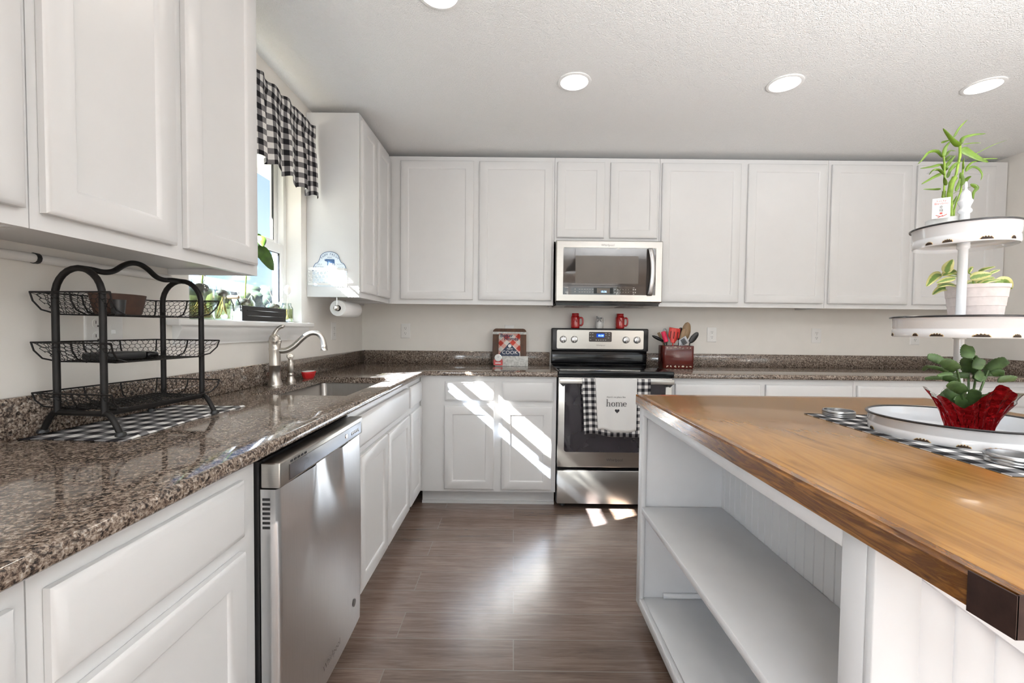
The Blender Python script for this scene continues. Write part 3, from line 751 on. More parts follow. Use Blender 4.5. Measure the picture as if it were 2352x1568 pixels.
dp = obj('display_panel', plate(FB(fr-.003), 1.793, 1.970, 1.105, 1.181, .008, 0, .0012), PANELBROWN, cp)
obj('clock_window', plate(FB(fr-.0045), 1.851, 1.912, 1.139, 1.168, .002, 0, .0006), LEDBACK, cp)
TB = lambda x, y, z: (lambda u, v, d: (x+u, y-d, z+v))
obj('clock_digits', MB().text('10:38', .020, TB(1.884, fr-.0055, 1.146), .0004), LED, cp)
m = MB()
for k in range(5): m.boxf(TB(1.850+.018*k, fr-.0045, 1.118), -.005, .005, -.003, .003, 0, .0004)
for x, z in ((1.803, 1.168), (1.822, 1.168), (1.803, 1.147), (1.822, 1.147), (1.806, 1.122), (1.925, 1.170), (1.950, 1.170), (1.925, 1.156), (1.950, 1.156), (1.945, 1.135)): m.boxf(TB(x, fr-.0045, z), -.005, .005, -.002, .002, 0, .0004)
obj('printed_keys', m, PRINT, cp)
obj('logo', MB().text('Whirlpool', .016, TB(1.885, fr-.003, 1.072), .0006), LOGO, cp)
for x in (1.594, 1.680, 2.080, 2.166):
    k = obj('knob', MB().lathe([(.027, -.0983), (.027, -.1005), (.0255, -.1015), (.0245, -.1165), (.022, -.119), (0, -.119)], (x, 0, 1.121), 32, 'y'), STEEL_V, cp)
    obj('grip', MB().box(x-.0065, x+.0065, -.131, -.118, 1.121-.0235, 1.121+.0235, .003, 2), CHROME, k)
    obj('indicator', MB().box(x+.0015, x+.0035, -.1316, -.1310, 1.1045, 1.142), INK, k)
m = MB()
for x in (1.594, 1.680, 2.080, 2.166): m.boxf(TB(x, fr-.0026, 1.160), -.006, .006, -.0012, .0012, 0, .0003)
for x in (1.637, 2.122): m.boxf(TB(x, fr-.0026, 1.078), -.0018, .0018, -.0018, .0018, 0, .0003); m.boxf(TB(x, fr-.0026, 1.068), -.014, .014, -.001, .001, 0, .0003)
m.boxf(TB(2.045, fr-.0026, 1.085), -.006, .006, -.004, .004, 0, .0003)
obj('printed_marks', m, PRINT, cp)
# oven door, handle, drawer
d = MB(); y0, y1 = -.589, -.618
d.box(RX0+.004, RX1-.004, y1, y0, .287, .884, .004, 2)
dr = obj('oven_door', d, STEEL_H, t)
obj('door_glass', plate(FB(y1-.0004), 1.549, 2.212, .389, .842, .018, 0, .0014), OVENGLASS, dr)
h = MB(); h.box(RX0+.006, RX1-.006, -.664, -.652, .846, .878, .003, 2)
hd = obj('handle', h, STEEL_H, dr)
for xa, sgn in ((RX0+.012, 1), (RX1-.012, -1)):
    m = MB(); m.prism([(0, .858), (0, .8445), (.018, .826), (.052, .8445), (.052, .858)], lambda u, v, d: (xa+sgn*u, d, v), -.6515, -.6187); obj('handle_bracket', m, BLACKS, hd)
obj('logo', MB().text('Whirlpool', .026, TB(1.885, y1-.0006, .330), .0006), LOGO, dr)
obj('drawer', MB().box(RX0+.004, RX1-.004, -.617, -.589, .042, .264, .003, 2), STEEL_H, t)
obj('drawer_gap', MB().box(RX0+.010, RX1-.010, -.604, -.587, .2645, .2865), BLACKG, t)

# tea towels over the oven handle
def drape(name, mat, x0, x1, zb, yb, label, wav, back, skew=0, th=.0012):
    m = MB(); ztop = .8795+.001+(-.666-yb)*.3
    path = []
    for k in range(8): path.append((-.6500+.0008, ztop-back*(1-k/8)-.004))
    path += [(-.6515, ztop-.001), (-.656, ztop+.0012), (-.661, ztop+.001), (yb, ztop-.004)]
    for k in range(1, 19): path.append((yb, ztop-.004-(ztop-.004-zb)*k/18))
    nv = len(path)-1; ln = [0]
    for a, b in zip(path, path[1:]): ln.append(ln[-1]+math.hypot(b[0]-a[0], b[1]-a[1]))
    def fn(u, v):
        i = min(int(round(v*nv)), nv); y, z = path[i]; x = x0+(x1-x0)*u
        k = max(0, (ztop-z)/(ztop-zb)) if i > 9 else 0
        y2 = y - wav*k*(1+sin(u*9+x0*20)+.5*sin(u*19)) if i > 9 else y
        zz = z + (.010*k*sin(u*6.0+1)+.004*sin(u*13))*k if i > 9 else z
        return (x+skew*k*(1-u), y2, zz)
    m.grid(fn, 40, nv, lambda u, v: (3+(x1-x0)*u, 3+ln[min(int(round(v*nv)), nv)]))
    o = obj(name, m, mat, angle=60, solid=th); return o
tag(drape('tea_towel', GING_TOW, 1.655, 2.098, .512, -.6675, '', .0022, .10, .018), 'black and white checked tea towel hanging on the oven handle', 'towel', 'towels on the oven door')
tw = thing('tea_towel', (1.87, -.6725, .70), 'white tea towel lettered home, hung over the checked towel', 'towel', 'towels on the oven door')
o = drape('cloth', TOWELW, 1.736, 2.006, .543, -.6790, '', .0022, .06, .022)
mwo = o.location.copy(); o.parent = tw; o.location = mwo-Vector(tw.location); ORG[o] = mwo
def tf(x, z): return lambda u, v, d: (x+u, -.6832-d, z+v)
def ribbon(mb, fn, pts, d=.0006):
    n_ = len(pts); lo, hi = [], []
    for k, (x, y, w_) in enumerate(pts):
        x0_, y0_, _ = pts[max(0, k-1)]; x1_, y1_, _ = pts[min(n_-1, k+1)]; dx, dy = x1_-x0_, y1_-y0_; l_ = math.hypot(dx, dy) or 1
        lo.append(mb.V(fn(x+dy/l_*w_/2, y-dx/l_*w_/2, d))); hi.append(mb.V(fn(x-dy/l_*w_/2, y+dx/l_*w_/2, d)))
    for k in range(n_-1): mb.F([lo[k], lo[k+1], hi[k+1], hi[k]])
XH = .0275; ox = -.0640
m = MB()
def put_letter(strokes, adv):
    global ox
    for st_ in strokes: ribbon(m, tf(1.874+ox, .705), [(x*XH, y*XH, w_*XH) for x, y, w_ in st_])
    ox += adv*XH
def serif(x, y=.03): return [(x-.22, y, .06), (x+.22, y, .06)]
def stem(x, h): return [(x, 0, .17), (x, h, .17)]
def hump(x): return [(x+.05, .72, .05), (x+.20, .91, .08), (x+.40, .97, .09), (x+.56, .86, .13), (x+.62, .62, .17), (x+.62, 0, .17)]
put_letter([stem(.2, 1.68), serif(.2), [(-.02, 1.64, .06), (.2, 1.68, .06)], hump(.2), serif(.82)], 1.14)
put_letter([[(.47+.36*cos(a), .48+.46*sin(a), .06+.13*abs(cos(a))) for a in [2*pi*k/28 for k in range(29)]]], 1.04)
put_letter([stem(.2, .98), serif(.2), [(-.02, .94, .06), (.2, .98, .06)], hump(.2), serif(.82), hump(.82), serif(1.44)], 1.72)
put_letter([[(.42+.34*cos(a), .48+.46*sin(a), .06+.13*abs(cos(a))**1.5) for a in [.05+k*(2*pi-.65)/26 for k in range(27)]], [(.10, .53, .055), (.76, .53, .055)]], .9)
obj('lettering', m, INK, tw)
obj('small_lettering', MB().text("there's no place like", .0150, tf(1.872, .761), .0006), INK, tw)
hp = []
for k in range(28):
    a = 2*pi*k/28; hp.append((.0150*(16*sin(a)**3)/16, .0150*(13*cos(a)-5*cos(2*a)-2*cos(3*a)-cos(4*a))/16))
obj('heart', MB().prism(hp, tf(1.880, .676), 0, .0006), INK, tw)

# ------------------------------------------------------------------ microwave
t = thing('microwave', (1.88, -.19, 1.372), 'stainless over-the-range microwave with dark glass door', 'microwave')
obj('body', MB().box(1.506, 2.254, -.340, -.004, 1.385, 1.826), BLACKS, t)
obj('vent_base', MB().box(1.512, 2.248, -.335, -.006, 1.370, 1.3845), BLACKG, t)
m = MB()
for x in (1.60, 1.99): m.box(x, x+.17, -.27, -.08, 1.3675, 1.3698, .001, 1)
obj('grease_filter', m, GALV, t)
f = MB(); fn = lambda u, v, d: (1.503+u, -.3405-d, 1.394+v); wd_, hh = .753, .431
f.rects(fn, wd_, hh, [(0, 0), (0, .034), (.006, .042), (.048, .0455), (.050, .0455)], cap1=False)
f.rects(fn, wd_, hh, [(.050, .0455), (.0505, .040)], cap0=False, cap1=True)
fc = obj('door', f, STEEL_H, t)
gy = -.3405-.0402
obj('glass', plate(FB(gy), 1.5545, 2.2045, 1.440, 1.7735, .008, 0, .0022), MICROGLASS, fc)
obj('viewing_screen', plate(FB(gy-.0023), 1.640, 2.085, 1.524, 1.718, .004, 0, .0005), MICROSCREEN, fc)
obj('control_seam', MB().boxf(FB(gy-.0023), 1.556, 2.150, 1.5095, 1.5120, 0, .0006), SEAMDARK, fc)
obj('display_panel', MB().boxf(FB(gy-.0023), 1.772, 1.908, 1.452, 1.494, 0, .0008), BLACKG, fc)
obj('clock_window', MB().boxf(FB(gy-.0032), 1.794, 1.886, 1.455, 1.491, 0, .0004), MICROSCREEN, fc)
obj('clock_digits', MB().text('10:36', .019, TB(1.842, gy-.0038, 1.460), .0004), LED, fc)
m = MB()
for r in range(2):
    for k in range(6): m.boxf(TB(1.672+.0185*k, gy-.0023, 1.482-.019*r), -.006, .006, -.0016, .0016, 0, .0004)
    for k in range(6): m.boxf(TB(1.922+.0190*k, gy-.0023, 1.482-.019*r), -.002 if k else -.006, .002 if k else .006, -.0022, .0022, 0, .0004)
    m.boxf(TB(1.580, gy-.0023, 1.494-.034*r), -.012, .012, -.0014, .0014, 0, .0004); m.boxf(TB(1.640, gy-.0023, 1.483-.018*r), -.004, .004, -.004, .004, 0, .0004)
    m.boxf(TB(2.052, gy-.0023, 1.483-.02*r), -.004, .004, -.004, .004, 0, .0004); m.boxf(TB(2.066, gy-.0023, 1.483-.02*r), -.004, .004, -.004, .004, 0, .0004); m.boxf(TB(2.054, gy-.0023, 1.496-.045*r), -.005, .005, -.0016, .0016, 0, .0004)
obj('printed_keys', m, PRINT, fc)
m = MB(); n = 22
m.grid(lambda a, b: (2.148+.010*sin(pi*b)+.028*a, gy-.012-.034*sin(pi*b)**.7-.006*sin(pi*a), 1.441+.330*b), 6, n)
obj('handle', m, STEEL_V, fc, solid=.008)
for z in (1.446, 1.760): obj('handle_post', MB().box(2.154, 2.170, gy-.012, gy-.0023, z-.005+.002, z+.009), STEEL_V, fc)
obj('logo', MB().text('Whirlpool', .022, TB(1.865, -.3405-.0448, 1.786), .0008), LOGO, fc)
obj('latch_sticker', MB().boxf(TB(1.940, gy-.0023, 1.769), -.012, .012, -.003, .0025, 0, .0004), WHITEPAPER, fc)

# ------------------------------------------------------------------ things on the range
def mug(x, y, z, label):
    t = thing('mason_jar_mug', (x, y, z), label, 'mug', 'red jar mugs on the range')
    obj('cup', MB().lathe([(0, .0004), (.029, .0004), (.033, .004), (.0345, .012), (.0345, .082), (.031, .094), (.0275, .099), (.0275, .103), (.0285, .104), (.0285, .107), (.0275, .108), (.0275, .117), (.0245, .117), (.0245, .100), (.030, .088), (.030, .01), (0, .006)], (0, 0, 0), 36), REDGLAZE, t, local=True)
    obj('handle', MB().tube([(.032, 0, .078), (.045, 0, .084), (.056, 0, .076), (.059, 0, .055), (.057, 0, .034), (.047, 0, .022), (.032, 0, .026)], .0065, 10, smooth=3), REDGLAZE, t, local=True)
    m = MB()
    for k in range(7):
        a = -pi/2 + .16*(k-3); m.ball((.0340*cos(a), .0340*sin(a), .052+.008*((k*3) % 4)), .004, .003, .005, 8, 6)
    obj('embossing', m, REDGLAZE, t, local=True); return t
mg = mug(1.691, -.060, 1.208, 'red jar mug on the left end of the range top')
dup(mg, (2.041, -.060, 1.208), 'red jar mug on the right of the range top')
t = thing('milk_pitcher', (1.879, -.058, 1.208), 'tiny white pitcher with a checked bow between the red mugs', 'pitcher')
obj('jug', MB().lathe([(0, .0004), (.024, .0004), (.029, .008), (.031, .03), (.029, .05), (.022, .066), (.0215, .076), (.0245, .094), (.0225, .094), (.0195, .076), (.0195, .066), (.026, .05), (.028, .03), (0, .006)], (1.879, -.058, 1.208), 32), WHITEGLAZE, t)
obj('handle', MB().tube([(1.900, -.058, 1.291), (1.914, -.058, 1.290), (1.919, -.058, 1.272), (1.913, -.058, 1.252), (1.905, -.058, 1.244)], .003, 8), WHITEGLAZE, t)
m = MB()
for sx in (-1, 1):
    m.leaf([(1.876, -.083, 1.278), (1.876+sx*.010, -.087, 1.287), (1.876+sx*.022, -.086, 1.284)], .016, Vector((0, -1, 0)))
    m.leaf([(1.876, -.083, 1.278), (1.876+sx*.008, -.086, 1.268), (1.876+sx*.019, -.083, 1.258)], .010, Vector((0, -1, 0)))
m.leaf([(1.872, -.082, 1.279), (1.860, -.084, 1.294), (1.850, -.082, 1.304)], .009, Vector((0, -1, 0)))
m.tube([(1.879+.0235*cos(a*pi/8), -.058+.0235*sin(a*pi/8), 1.277) for a in range(16)], .0028, 6, True)
obj('bow', m, mk_gingham('gingham_bow', .12), t, solid=.0006)

# ------------------------------------------------------------------ cookbook stand
CBX, CBY = 1.178, -.140
tl = radians(16)
t = thing('cookbook_stand', (CBX, CBY, ZCT), 'dark wooden cookbook stand with a metal ledge, left of the range', 'book stand')
def lean(y0): return lambda u, v, d: (CBX+u, y0+v*sin(tl)-d*cos(tl), ZCT+.006+v*cos(tl)+d*sin(tl)*.999)
bd = lean(CBY-.005)
obj('board', MB().prism(rrect(-.130, .130, 0, .285, .028, 8), bd, 0, .016), WOODBOARD, t)
obj('strap', MB().boxf(bd, -.1305, .1305, .238, .258, .0162, .0175), GALV, t)
lf = MB(); pr = [(-.0005, .0012), (-.0005, .072), (-.0035, .072), (-.0035, .0045), (.050, .0045), (.050, .0012)]
t_ = lambda u, v, d: (CBX+.012+d, CBY-.064+u, ZCT+v-.0005)
lf.boxf(t_, 0, .003, .002, .078, -.118, .130); lf.boxf(t_, .003, .052, .002, .0055, -.118, .130)
obj('ledge', lf, GALV, t)
obj('ledge_base', MB().box(CBX-.106, CBX+.142, CBY-.067, CBY-.006, ZCT+.0003, ZCT+.0012), BLACKS, t)
obj('back_leg', MB().box(CBX-.05, CBX+.05, CBY+.040, CBY+.052, ZCT+.0003, ZCT+.14), WOODBOARD, t)
t = thing('cookbook', (CBX, CBY-.03, ZCT+.02), 'cookbook with a red checked cover on the wooden stand', 'book')
bk = lambda u, v, d: bd(u, v, d+.0182)
m = MB()
m.grid(lambda a, b: bk(-.083+.166*a, .020+.218*b, .0215), 1, 1, lambda a, b: (.166*a, .218*b)); obj('cover', m, BOOKCOVER, t, solid=.001)
obj('pages', MB().boxf(bk, -.081, .082, .021, .236, 0, .0205), WHITEPAPER, t)
obj('title_patch', MB().prism([(0, .046), (.088, .118), (.0, .190), (-.088, .118)][0:0] or [(-.072, .062), (0, .148), (.078, .062), (.078, .040), (-.072, .040)], lambda u, v, d: bk(u, v+.018, d+.0224), 0, .0004), NAVY, t)
obj('title', MB().text('COOK', .040, lambda u, v, d: bk(u+.004, v+.075, d+.0230), .0004, bold=-.0002).text('NEW', .020, lambda u, v, d: bk(u+.004, v+.110, d+.0230), .0004), WHITEPAPER, t)
obj('rosette', MB().prism([(.013*cos(2*pi*k/20), .144+.013*sin(2*pi*k/20)-.004) for k in range(20)], lambda u, v, d: bk(u+.003, v, d+.0229), 0, .0004), WHITEPAPER, t)
obj('heading', MB().text('Better', .038, lambda u, v, d: bk(u-.022, v+.210, d+.0226), .0004, bold=.0008).text('Homes', .038, lambda u, v, d: bk(u+.014, v+.184, d+.0226), .0004, bold=.0008), NAVY, t)
t = thing('kitchen_timer', (CBX-.083, CBY-.075, ZCT+.010), 'little red scale-shaped timer on the ledge of the cookbook stand', 'timer')
kt = lambda u, v, d: (CBX-.083+u, CBY-.0645-d, ZCT+.009+v)
obj('case', MB().prism([(-.034, 0), (.034, 0), (.034, .036), (.022, .060), (-.022, .060), (-.034, .036)], kt, 0, .012), REDDISH, t)
obj('dial', MB().lathe([(.0265, 0), (.0265, -.004), (.024, -.0055), (.023, -.0042), (0, -.0042)], (CBX-.083, CBY-.0770, ZCT+.065), 32, 'y'), WHITEPAPER, t)
obj('dial_rim', MB().lathe([(.0275, .0005), (.0275, -.0055), (.0255, -.0062), (.0245, -.0050)], (CBX-.083, CBY-.0770, ZCT+.065), 32, 'y'), CHROME, t)
obj('needle', MB().boxf(kt, -.0008, .0008, .054, .070, .0175, .0182), INK, t)
obj('plate', MB().boxf(kt, -.021, .021, .012, .020, .0122, .0130), WHITEPAPER, t)

# ------------------------------------------------------------------ utensil crock
KX0, KX1, KY0, KY1 = 2.318, 2.548, -.258, -.128
KX, KY = (KX0+KX1)/2, (KY0+KY1)/2
t = thing('utensil_crock', (KX, KY, ZCT), 'dark red square ceramic crock with pale leaf borders, right of the range', 'crock')
m = MB(); lv = [(.006, .0004), (0, .006), (0, .168), (.002, .171), (.007, .171), (.009, .166), (.011, .012)]
rings = [[m.V((x, y, ZCT+z)) for x, y in rrect(KX0+i, KX1-i, KY0+i, KY1-i, max(.004, .020-i))] for i, z in lv]
for a, b in zip(rings, rings[1:]):
    for k in range(len(a)): m.F([a[k], a[(k+1) % len(a)], b[(k+1) % len(a)], b[k]])
m.F(rings[0][::-1]); m.F(rings[-1]); obj('pot', m, CROCK, t)
rl = random.Random(4); m = MB()
for z0 in (.018, .156):
    for k in range(7):
        x = KX0+.028+.0290*k
        for q in range(2):
            a = rl.uniform(0, pi); r1 = rl.uniform(.006, .011); cx, cz = x+rl.uniform(-.004, .004), ZCT+z0+rl.uniform(-.004, .004)
            m.prism([(cx+r1*cos(b)*cos(a)-r1*.38*sin(b)*sin(a), cz+r1*cos(b)*sin(a)*.6+r1*.38*sin(b)*cos(a)) for b in [2*pi*j/9 for j in range(9)]], FB(KY0-.0002), 0, .0004)
obj('leaf_border', m, CREAMCHIP, t)
m = MB()
for z in (.030, .140, .146): m.boxf(FB(KY0), KX0+.020, KX1-.020, ZCT+z, ZCT+z+.0012, 0, .0006)
obj('incised_line', m, SLOT, t)
def uten(name, label, cat='utensil'): return thing(name, (KX, KY, ZCT+.013), label, cat, 'utensils in the red crock')
def stick(a, b, r=.005): return MB().tube([a, b], r, 8)
def blade(c, tip, w, dthick, prof, face=Vector((0, -1, 0))):
    return MB().leaf([c, tuple((Vector(c)+Vector(tip))/2), tip], w, face, prof, 12, .06)
zb = ZCT+.016
def put(name, label, foot, neck, tip, w, mat, hmat, prof, slots=0, hr=.0045, part='blade', th=.004):
    t = uten(name, label)
    obj('shaft', stick(foot, neck, hr), hmat, t)
    obj(part, blade(neck, tip, w, 0, prof), mat, t, solid=th)
    if slots:
        m = MB(); nk, tp = Vector(neck), Vector(tip); ax = (tp-nk); sd = ax.cross(Vector((0, -1, 0))).normalized()
        for k in range(slots):
            c = nk+ax*.52+sd*((k-(slots-1)/2)*w*.62/max(1, slots-1)); a2 = ax.normalized()*ax.length*.24
            m.tube([c-a2+Vector((0, -.0045, 0)), c+a2+Vector((0, -.0045, 0))], .0022, 6)
        obj('slot', m, SEAMDARK, t)
    return t
oval = lambda t: sin(pi*min(1, t*.94+.06))**.55
paddle = lambda t: min(1, .25+t*4)*(.90+.10*t) if t < .97 else .93
put('spatula', 'bright pink silicone scraper at the left of the red crock', (2.365, -.232, zb), (2.345, -.236, 1.112), (2.318, -.236, 1.190), .036, PINKSIL, BLACKS, lambda t: .92 if .05 < t < .9 else .8, th=.007)
put('slotted_turner', 'red slotted turner standing tallest in the middle of the crock', (2.408, -.205, zb), (2.404, -.205, 1.105), (2.420, -.200, 1.217), .084, REDSIL, REDSIL, lambda t: .40+.6*min(1, max(0, (t-.12)*3.2)) if t < .97 else .95, 3, th=.003)
put('slotted_turner', 'white slotted turner leaning at the front of the crock', (2.44, -.232, zb), (2.440, -.239, 1.098), (2.500, -.240, 1.135), .060, GREYNYL, GREYNYL, paddle, 6, th=.003)
put('wooden_spoon', 'tall brown wooden spoon at the back of the crock', (2.485, -.165, zb), (2.507, -.165, 1.130), (2.532, -.160, 1.262), .066, SPOONWOOD, SPOONWOOD, oval, th=.006)
put('wooden_spoon', 'narrow light wooden spoon in front of the tall brown one', (2.455, -.195, zb), (2.468, -.193, 1.110), (2.496, -.186, 1.215), .038, SPOONWOOD, SPOONWOOD, oval, th=.006)
put('ladle', 'black nylon spoon leaning out at the right of the crock', (2.515, -.200, zb), (2.533, -.200, 1.108), (2.594, -.200, 1.186), .044, BLACKS, BLACKS, oval, th=.005)
put('serving_spoon', 'dark spoon leaning out at the left of the crock towards the range', (2.385, -.218, zb), (2.334, -.206, 1.118), (2.250, -.200, 1.158), .024, BLACKG, BLACKS, oval, th=.005)
put('spatula', 'slim tan wooden spatula behind the pink scraper', (2.350, -.190, zb), (2.341, -.182, 1.105), (2.304, -.180, 1.182), .022, SPOONWOOD, SPOONWOOD, paddle, th=.005)
put('spatula', 'pale yellow wooden spatula between pink scraper and whisk', (2.376, -.180, zb), (2.366, -.180, 1.095), (2.354, -.180, 1.190), .026, SPOONWOOD, SPOONWOOD, paddle, th=.005)
put('serving_spoon', 'black spoon half hidden behind the tall wooden spoon', (2.465, -.146, zb), (2.472, -.146, 1.125), (2.488, -.143, 1.222), .046, BLACKS, BLACKS, oval, th=.005)
t = uten('whisk', 'wire whisk with grey loops behind the red turner')
obj('shaft', stick((2.395, -.150, zb), (2.376, -.152, 1.090)), CHROME, t)
for k in range(4):
    a = pi*k/4; m = MB(); pts = []
    for q in range(21):
        s_ = q/20; h_ = (1-cos(2*pi*s_))/2; off = .026*sin(2*pi*s_)*(.55+.45*h_)
        pts.append((2.376-.016*h_+off*cos(a), -.152+off*sin(a)*.6, 1.090+.124*h_))
    m.tube(pts, .0016, 6); obj('wire_loop', m, GREYNYL, t)

# ------------------------------------------------------------------ wall outlets
def outlet(name, loc, rot, label, duplex=True, blank=False):
    t = thing(name, loc, label, 'outlet', 'white wall outlets', rot)
    P = lambda u, v, d: (u, -d-.0004, v)
    obj('cover_plate', MB().rects(lambda u, v, d: P(u-.0375, v-.0585, d), .075, .117, [(0, 0), (0, .003), (.003, .0052), (.006, .0056)]), PLASTIC, t, local=True)
    for s_ in (-1, 1):
        sk = obj('socket', MB().prism([(min(.0155, max(-.0155, .0175*cos(2*pi*k/24))), .0195*s_+.0145*sin(2*pi*k/24)) for k in range(24)], P, .0056, .0070), PLASTIC, t, local=True)
        m = MB()
        for x in (-.006, .006): m.boxf(P, x-.0011, x+.0011, .0195*s_-.001, .0195*s_+.008, .0070, .0073)
        m.prism([(.0026*cos(2*pi*k/10), .0195*s_-.0075+.0026*sin(2*pi*k/10)) for k in range(10)], P, .0070, .0073)
        obj('slot', m, SLOT, sk, local=True)
    obj('screw', MB().lathe([(0, -.0072), (.0025, -.0072), (.003, -.006)], (0, 0, 0), 10, 'y'), CHROME, t, local=True)
    return t
o1 = outlet('wall_outlet', (.347, 0, 1.172), 0, 'white wall outlet in the back corner left of the cookbook stand')
dup(o1, (1.175, 0, 1.168), 'white wall outlet half hidden behind the cookbook stand')
dup(o1, (2.787, 0, 1.168), 'white wall outlet right of the utensil crock')
dup(o1, (3.619, 0, 1.170), 'white wall outlet further right above the bare granite counter')
dup(o1, (4.400, 0, 1.164), 'white wall outlet under the middle tray, right end of the wall')
dup(o1, (0, -.556, 1.168), 'white wall outlet on the left wall under the paper towel', rotz=pi/2)
# double plate with outlet and switch behind the wire rack
t = thing('outlet_switch_plate', (0, -2.182, 1.177), 'white double wall plate with outlet and switch behind the wire rack', 'outlet')
P = lambda u, v, d: (.0004+d, -2.182+u, 1.177+v)
obj('cover_plate', MB().rects(lambda u, v, d: P(u-.059, v-.0585, d), .118, .117, [(0, 0), (0, .003), (.003, .0052), (.006, .0056)]), PLASTIC, t)
for s_ in (-1, 1):
    sk = obj('socket', MB().prism([(-.024+min(.0155, max(-.0155, .0175*cos(2*pi*k/24))), .0195*s_+.0145*sin(2*pi*k/24)) for k in range(24)], P, .0056, .0070), PLASTIC, t)
    m = MB()
    for x in (-.006, .006): m.boxf(P, -.024+x-.0011, -.024+x+.0011, .0195*s_-.001, .0195*s_+.008, .0070, .0073)
    m.prism([(-.024+.0026*cos(2*pi*k/10), .0195*s_-.0075+.0026*sin(2*pi*k/10)) for k in range(10)], P, .0070, .0073); obj('slot', m, SLOT, sk)
obj('toggle_switch', MB().boxf(P, .018, .029, -.012, .012, .0056, .0066).boxf(P, .020, .027, -.010, .001, .0066, .017), PLASTIC, t)

# ------------------------------------------------------------------ leaf axes (points along each leaf, width)
BAMBOO_LEAVES=[
 ([(2.367,-2.303,1.683),(2.342,-2.31,1.694),(2.308,-2.317,1.722)],0.014),
 ([(2.364,-2.289,1.711),(2.382,-2.286,1.739),(2.404,-2.284,1.761)],0.0055),
 ([(2.4,-2.274,1.701),(2.402,-2.277,1.716),(2.425,-2.281,1.723),(2.454,-2.284,1.725)],0.0093),
 ([(2.38,-2.299,1.69),(2.407,-2.295,1.695),(2.436,-2.29,1.698)],0.0031),
 ([(2.391,-2.285,1.685),(2.405,-2.287,1.675),(2.433,-2.288,1.659),(2.458,-2.29,1.648)],0.0203),
 ([(2.419,-2.271,1.662),(2.452,-2.266,1.681),(2.499,-2.261,1.705),(2.542,-2.256,1.721)],0.0022),
 ([(2.436,-2.296,1.654),(2.457,-2.296,1.655),(2.476,-2.296,1.655)],0.0039),
 ([(2.344,-2.281,1.663),(2.327,-2.285,1.677),(2.301,-2.289,1.673),(2.283,-2.292,1.654),(2.266,-2.296,1.638)],0.0078),
 ([(2.366,-2.267,1.671),(2.379,-2.265,1.687),(2.399,-2.262,1.688)],0.0078),
 ([(2.337,-2.292,1.661),(2.336,-2.297,1.681),(2.343,-2.302,1.696)],0.0093),
 ([(2.345,-2.278,1.646),(2.325,-2.273,1.641),(2.298,-2.268,1.638)],0.0078),
 ([(2.331,-2.303,1.608),(2.314,-2.305,1.621),(2.297,-2.306,1.619),(2.286,-2.308,1.607)],0.0078),
 ([(2.337,-2.289,1.618),(2.323,-2.281,1.61),(2.298,-2.274,1.594)],0.0093),
 ([(2.351,-2.274,1.582),(2.332,-2.274,1.581),(2.303,-2.274,1.581)],0.0055),
 ([(2.339,-2.299,1.583),(2.328,-2.307,1.595),(2.319,-2.314,1.6)],0.0093),
 ([(2.354,-2.285,1.628),(2.348,-2.283,1.636),(2.342,-2.28,1.646)],0.0125),
 ([(2.365,-2.271,1.642),(2.374,-2.275,1.658),(2.38,-2.28,1.669)],0.0093),
 ([(2.349,-2.296,1.62),(2.368,-2.291,1.641),(2.392,-2.286,1.652)],0.0078),
 ([(2.407,-2.281,1.629),(2.419,-2.284,1.648),(2.447,-2.286,1.656)],0.0062),
 ([(2.422,-2.267,1.631),(2.443,-2.263,1.646),(2.464,-2.26,1.642),(2.479,-2.256,1.628),(2.479,-2.253,1.613)],0.0062),
 ([(2.388,-2.292,1.586),(2.387,-2.292,1.605),(2.383,-2.292,1.62)],0.0125),
 ([(2.408,-2.278,1.598),(2.41,-2.285,1.607),(2.412,-2.292,1.61)],0.0093),
 ([(2.4,-2.303,1.586),(2.419,-2.301,1.577),(2.412,-2.3,1.565),(2.414,-2.298,1.548)],0.0093),
 ([(2.394,-2.289,1.63),(2.388,-2.293,1.642),(2.385,-2.298,1.655)],0.0047),
 ([(2.367,-2.274,1.612),(2.379,-2.269,1.633),(2.399,-2.265,1.647)],0.0078),
 ([(2.366,-2.299,1.568),(2.371,-2.302,1.59),(2.37,-2.304,1.6)],0.0078),
 ([(2.374,-2.285,1.567),(2.394,-2.278,1.575),(2.437,-2.271,1.591)],0.0023),
 ([(2.385,-2.271,1.539),(2.393,-2.271,1.554),(2.398,-2.271,1.566)],0.0062),
 ([(2.325,-2.296,1.695),(2.331,-2.303,1.696),(2.335,-2.31,1.696)],0.0055),
 ([(2.355,-2.281,1.654),(2.364,-2.279,1.666),(2.378,-2.277,1.669)],0.0109),
]
BAMBOO_STALKS=[
 ([(2.363,-2.291,1.51),(2.356,-2.293,1.561),(2.359,-2.294,1.592),(2.365,-2.296,1.605)],0.014),
 ([(2.374,-2.286,1.608),(2.378,-2.286,1.616),(2.383,-2.285,1.645),(2.387,-2.285,1.664),(2.386,-2.285,1.692)],0.007),
 ([(2.364,-2.281,1.513),(2.35,-2.283,1.56),(2.349,-2.285,1.573)],0.0093),
 ([(2.344,-2.29,1.571),(2.345,-2.289,1.605),(2.344,-2.288,1.643),(2.342,-2.287,1.662),(2.344,-2.287,1.682)],0.005),
 ([(2.376,-2.285,1.514),(2.382,-2.285,1.54),(2.392,-2.286,1.569),(2.394,-2.286,1.597),(2.395,-2.287,1.644)],0.005),
]
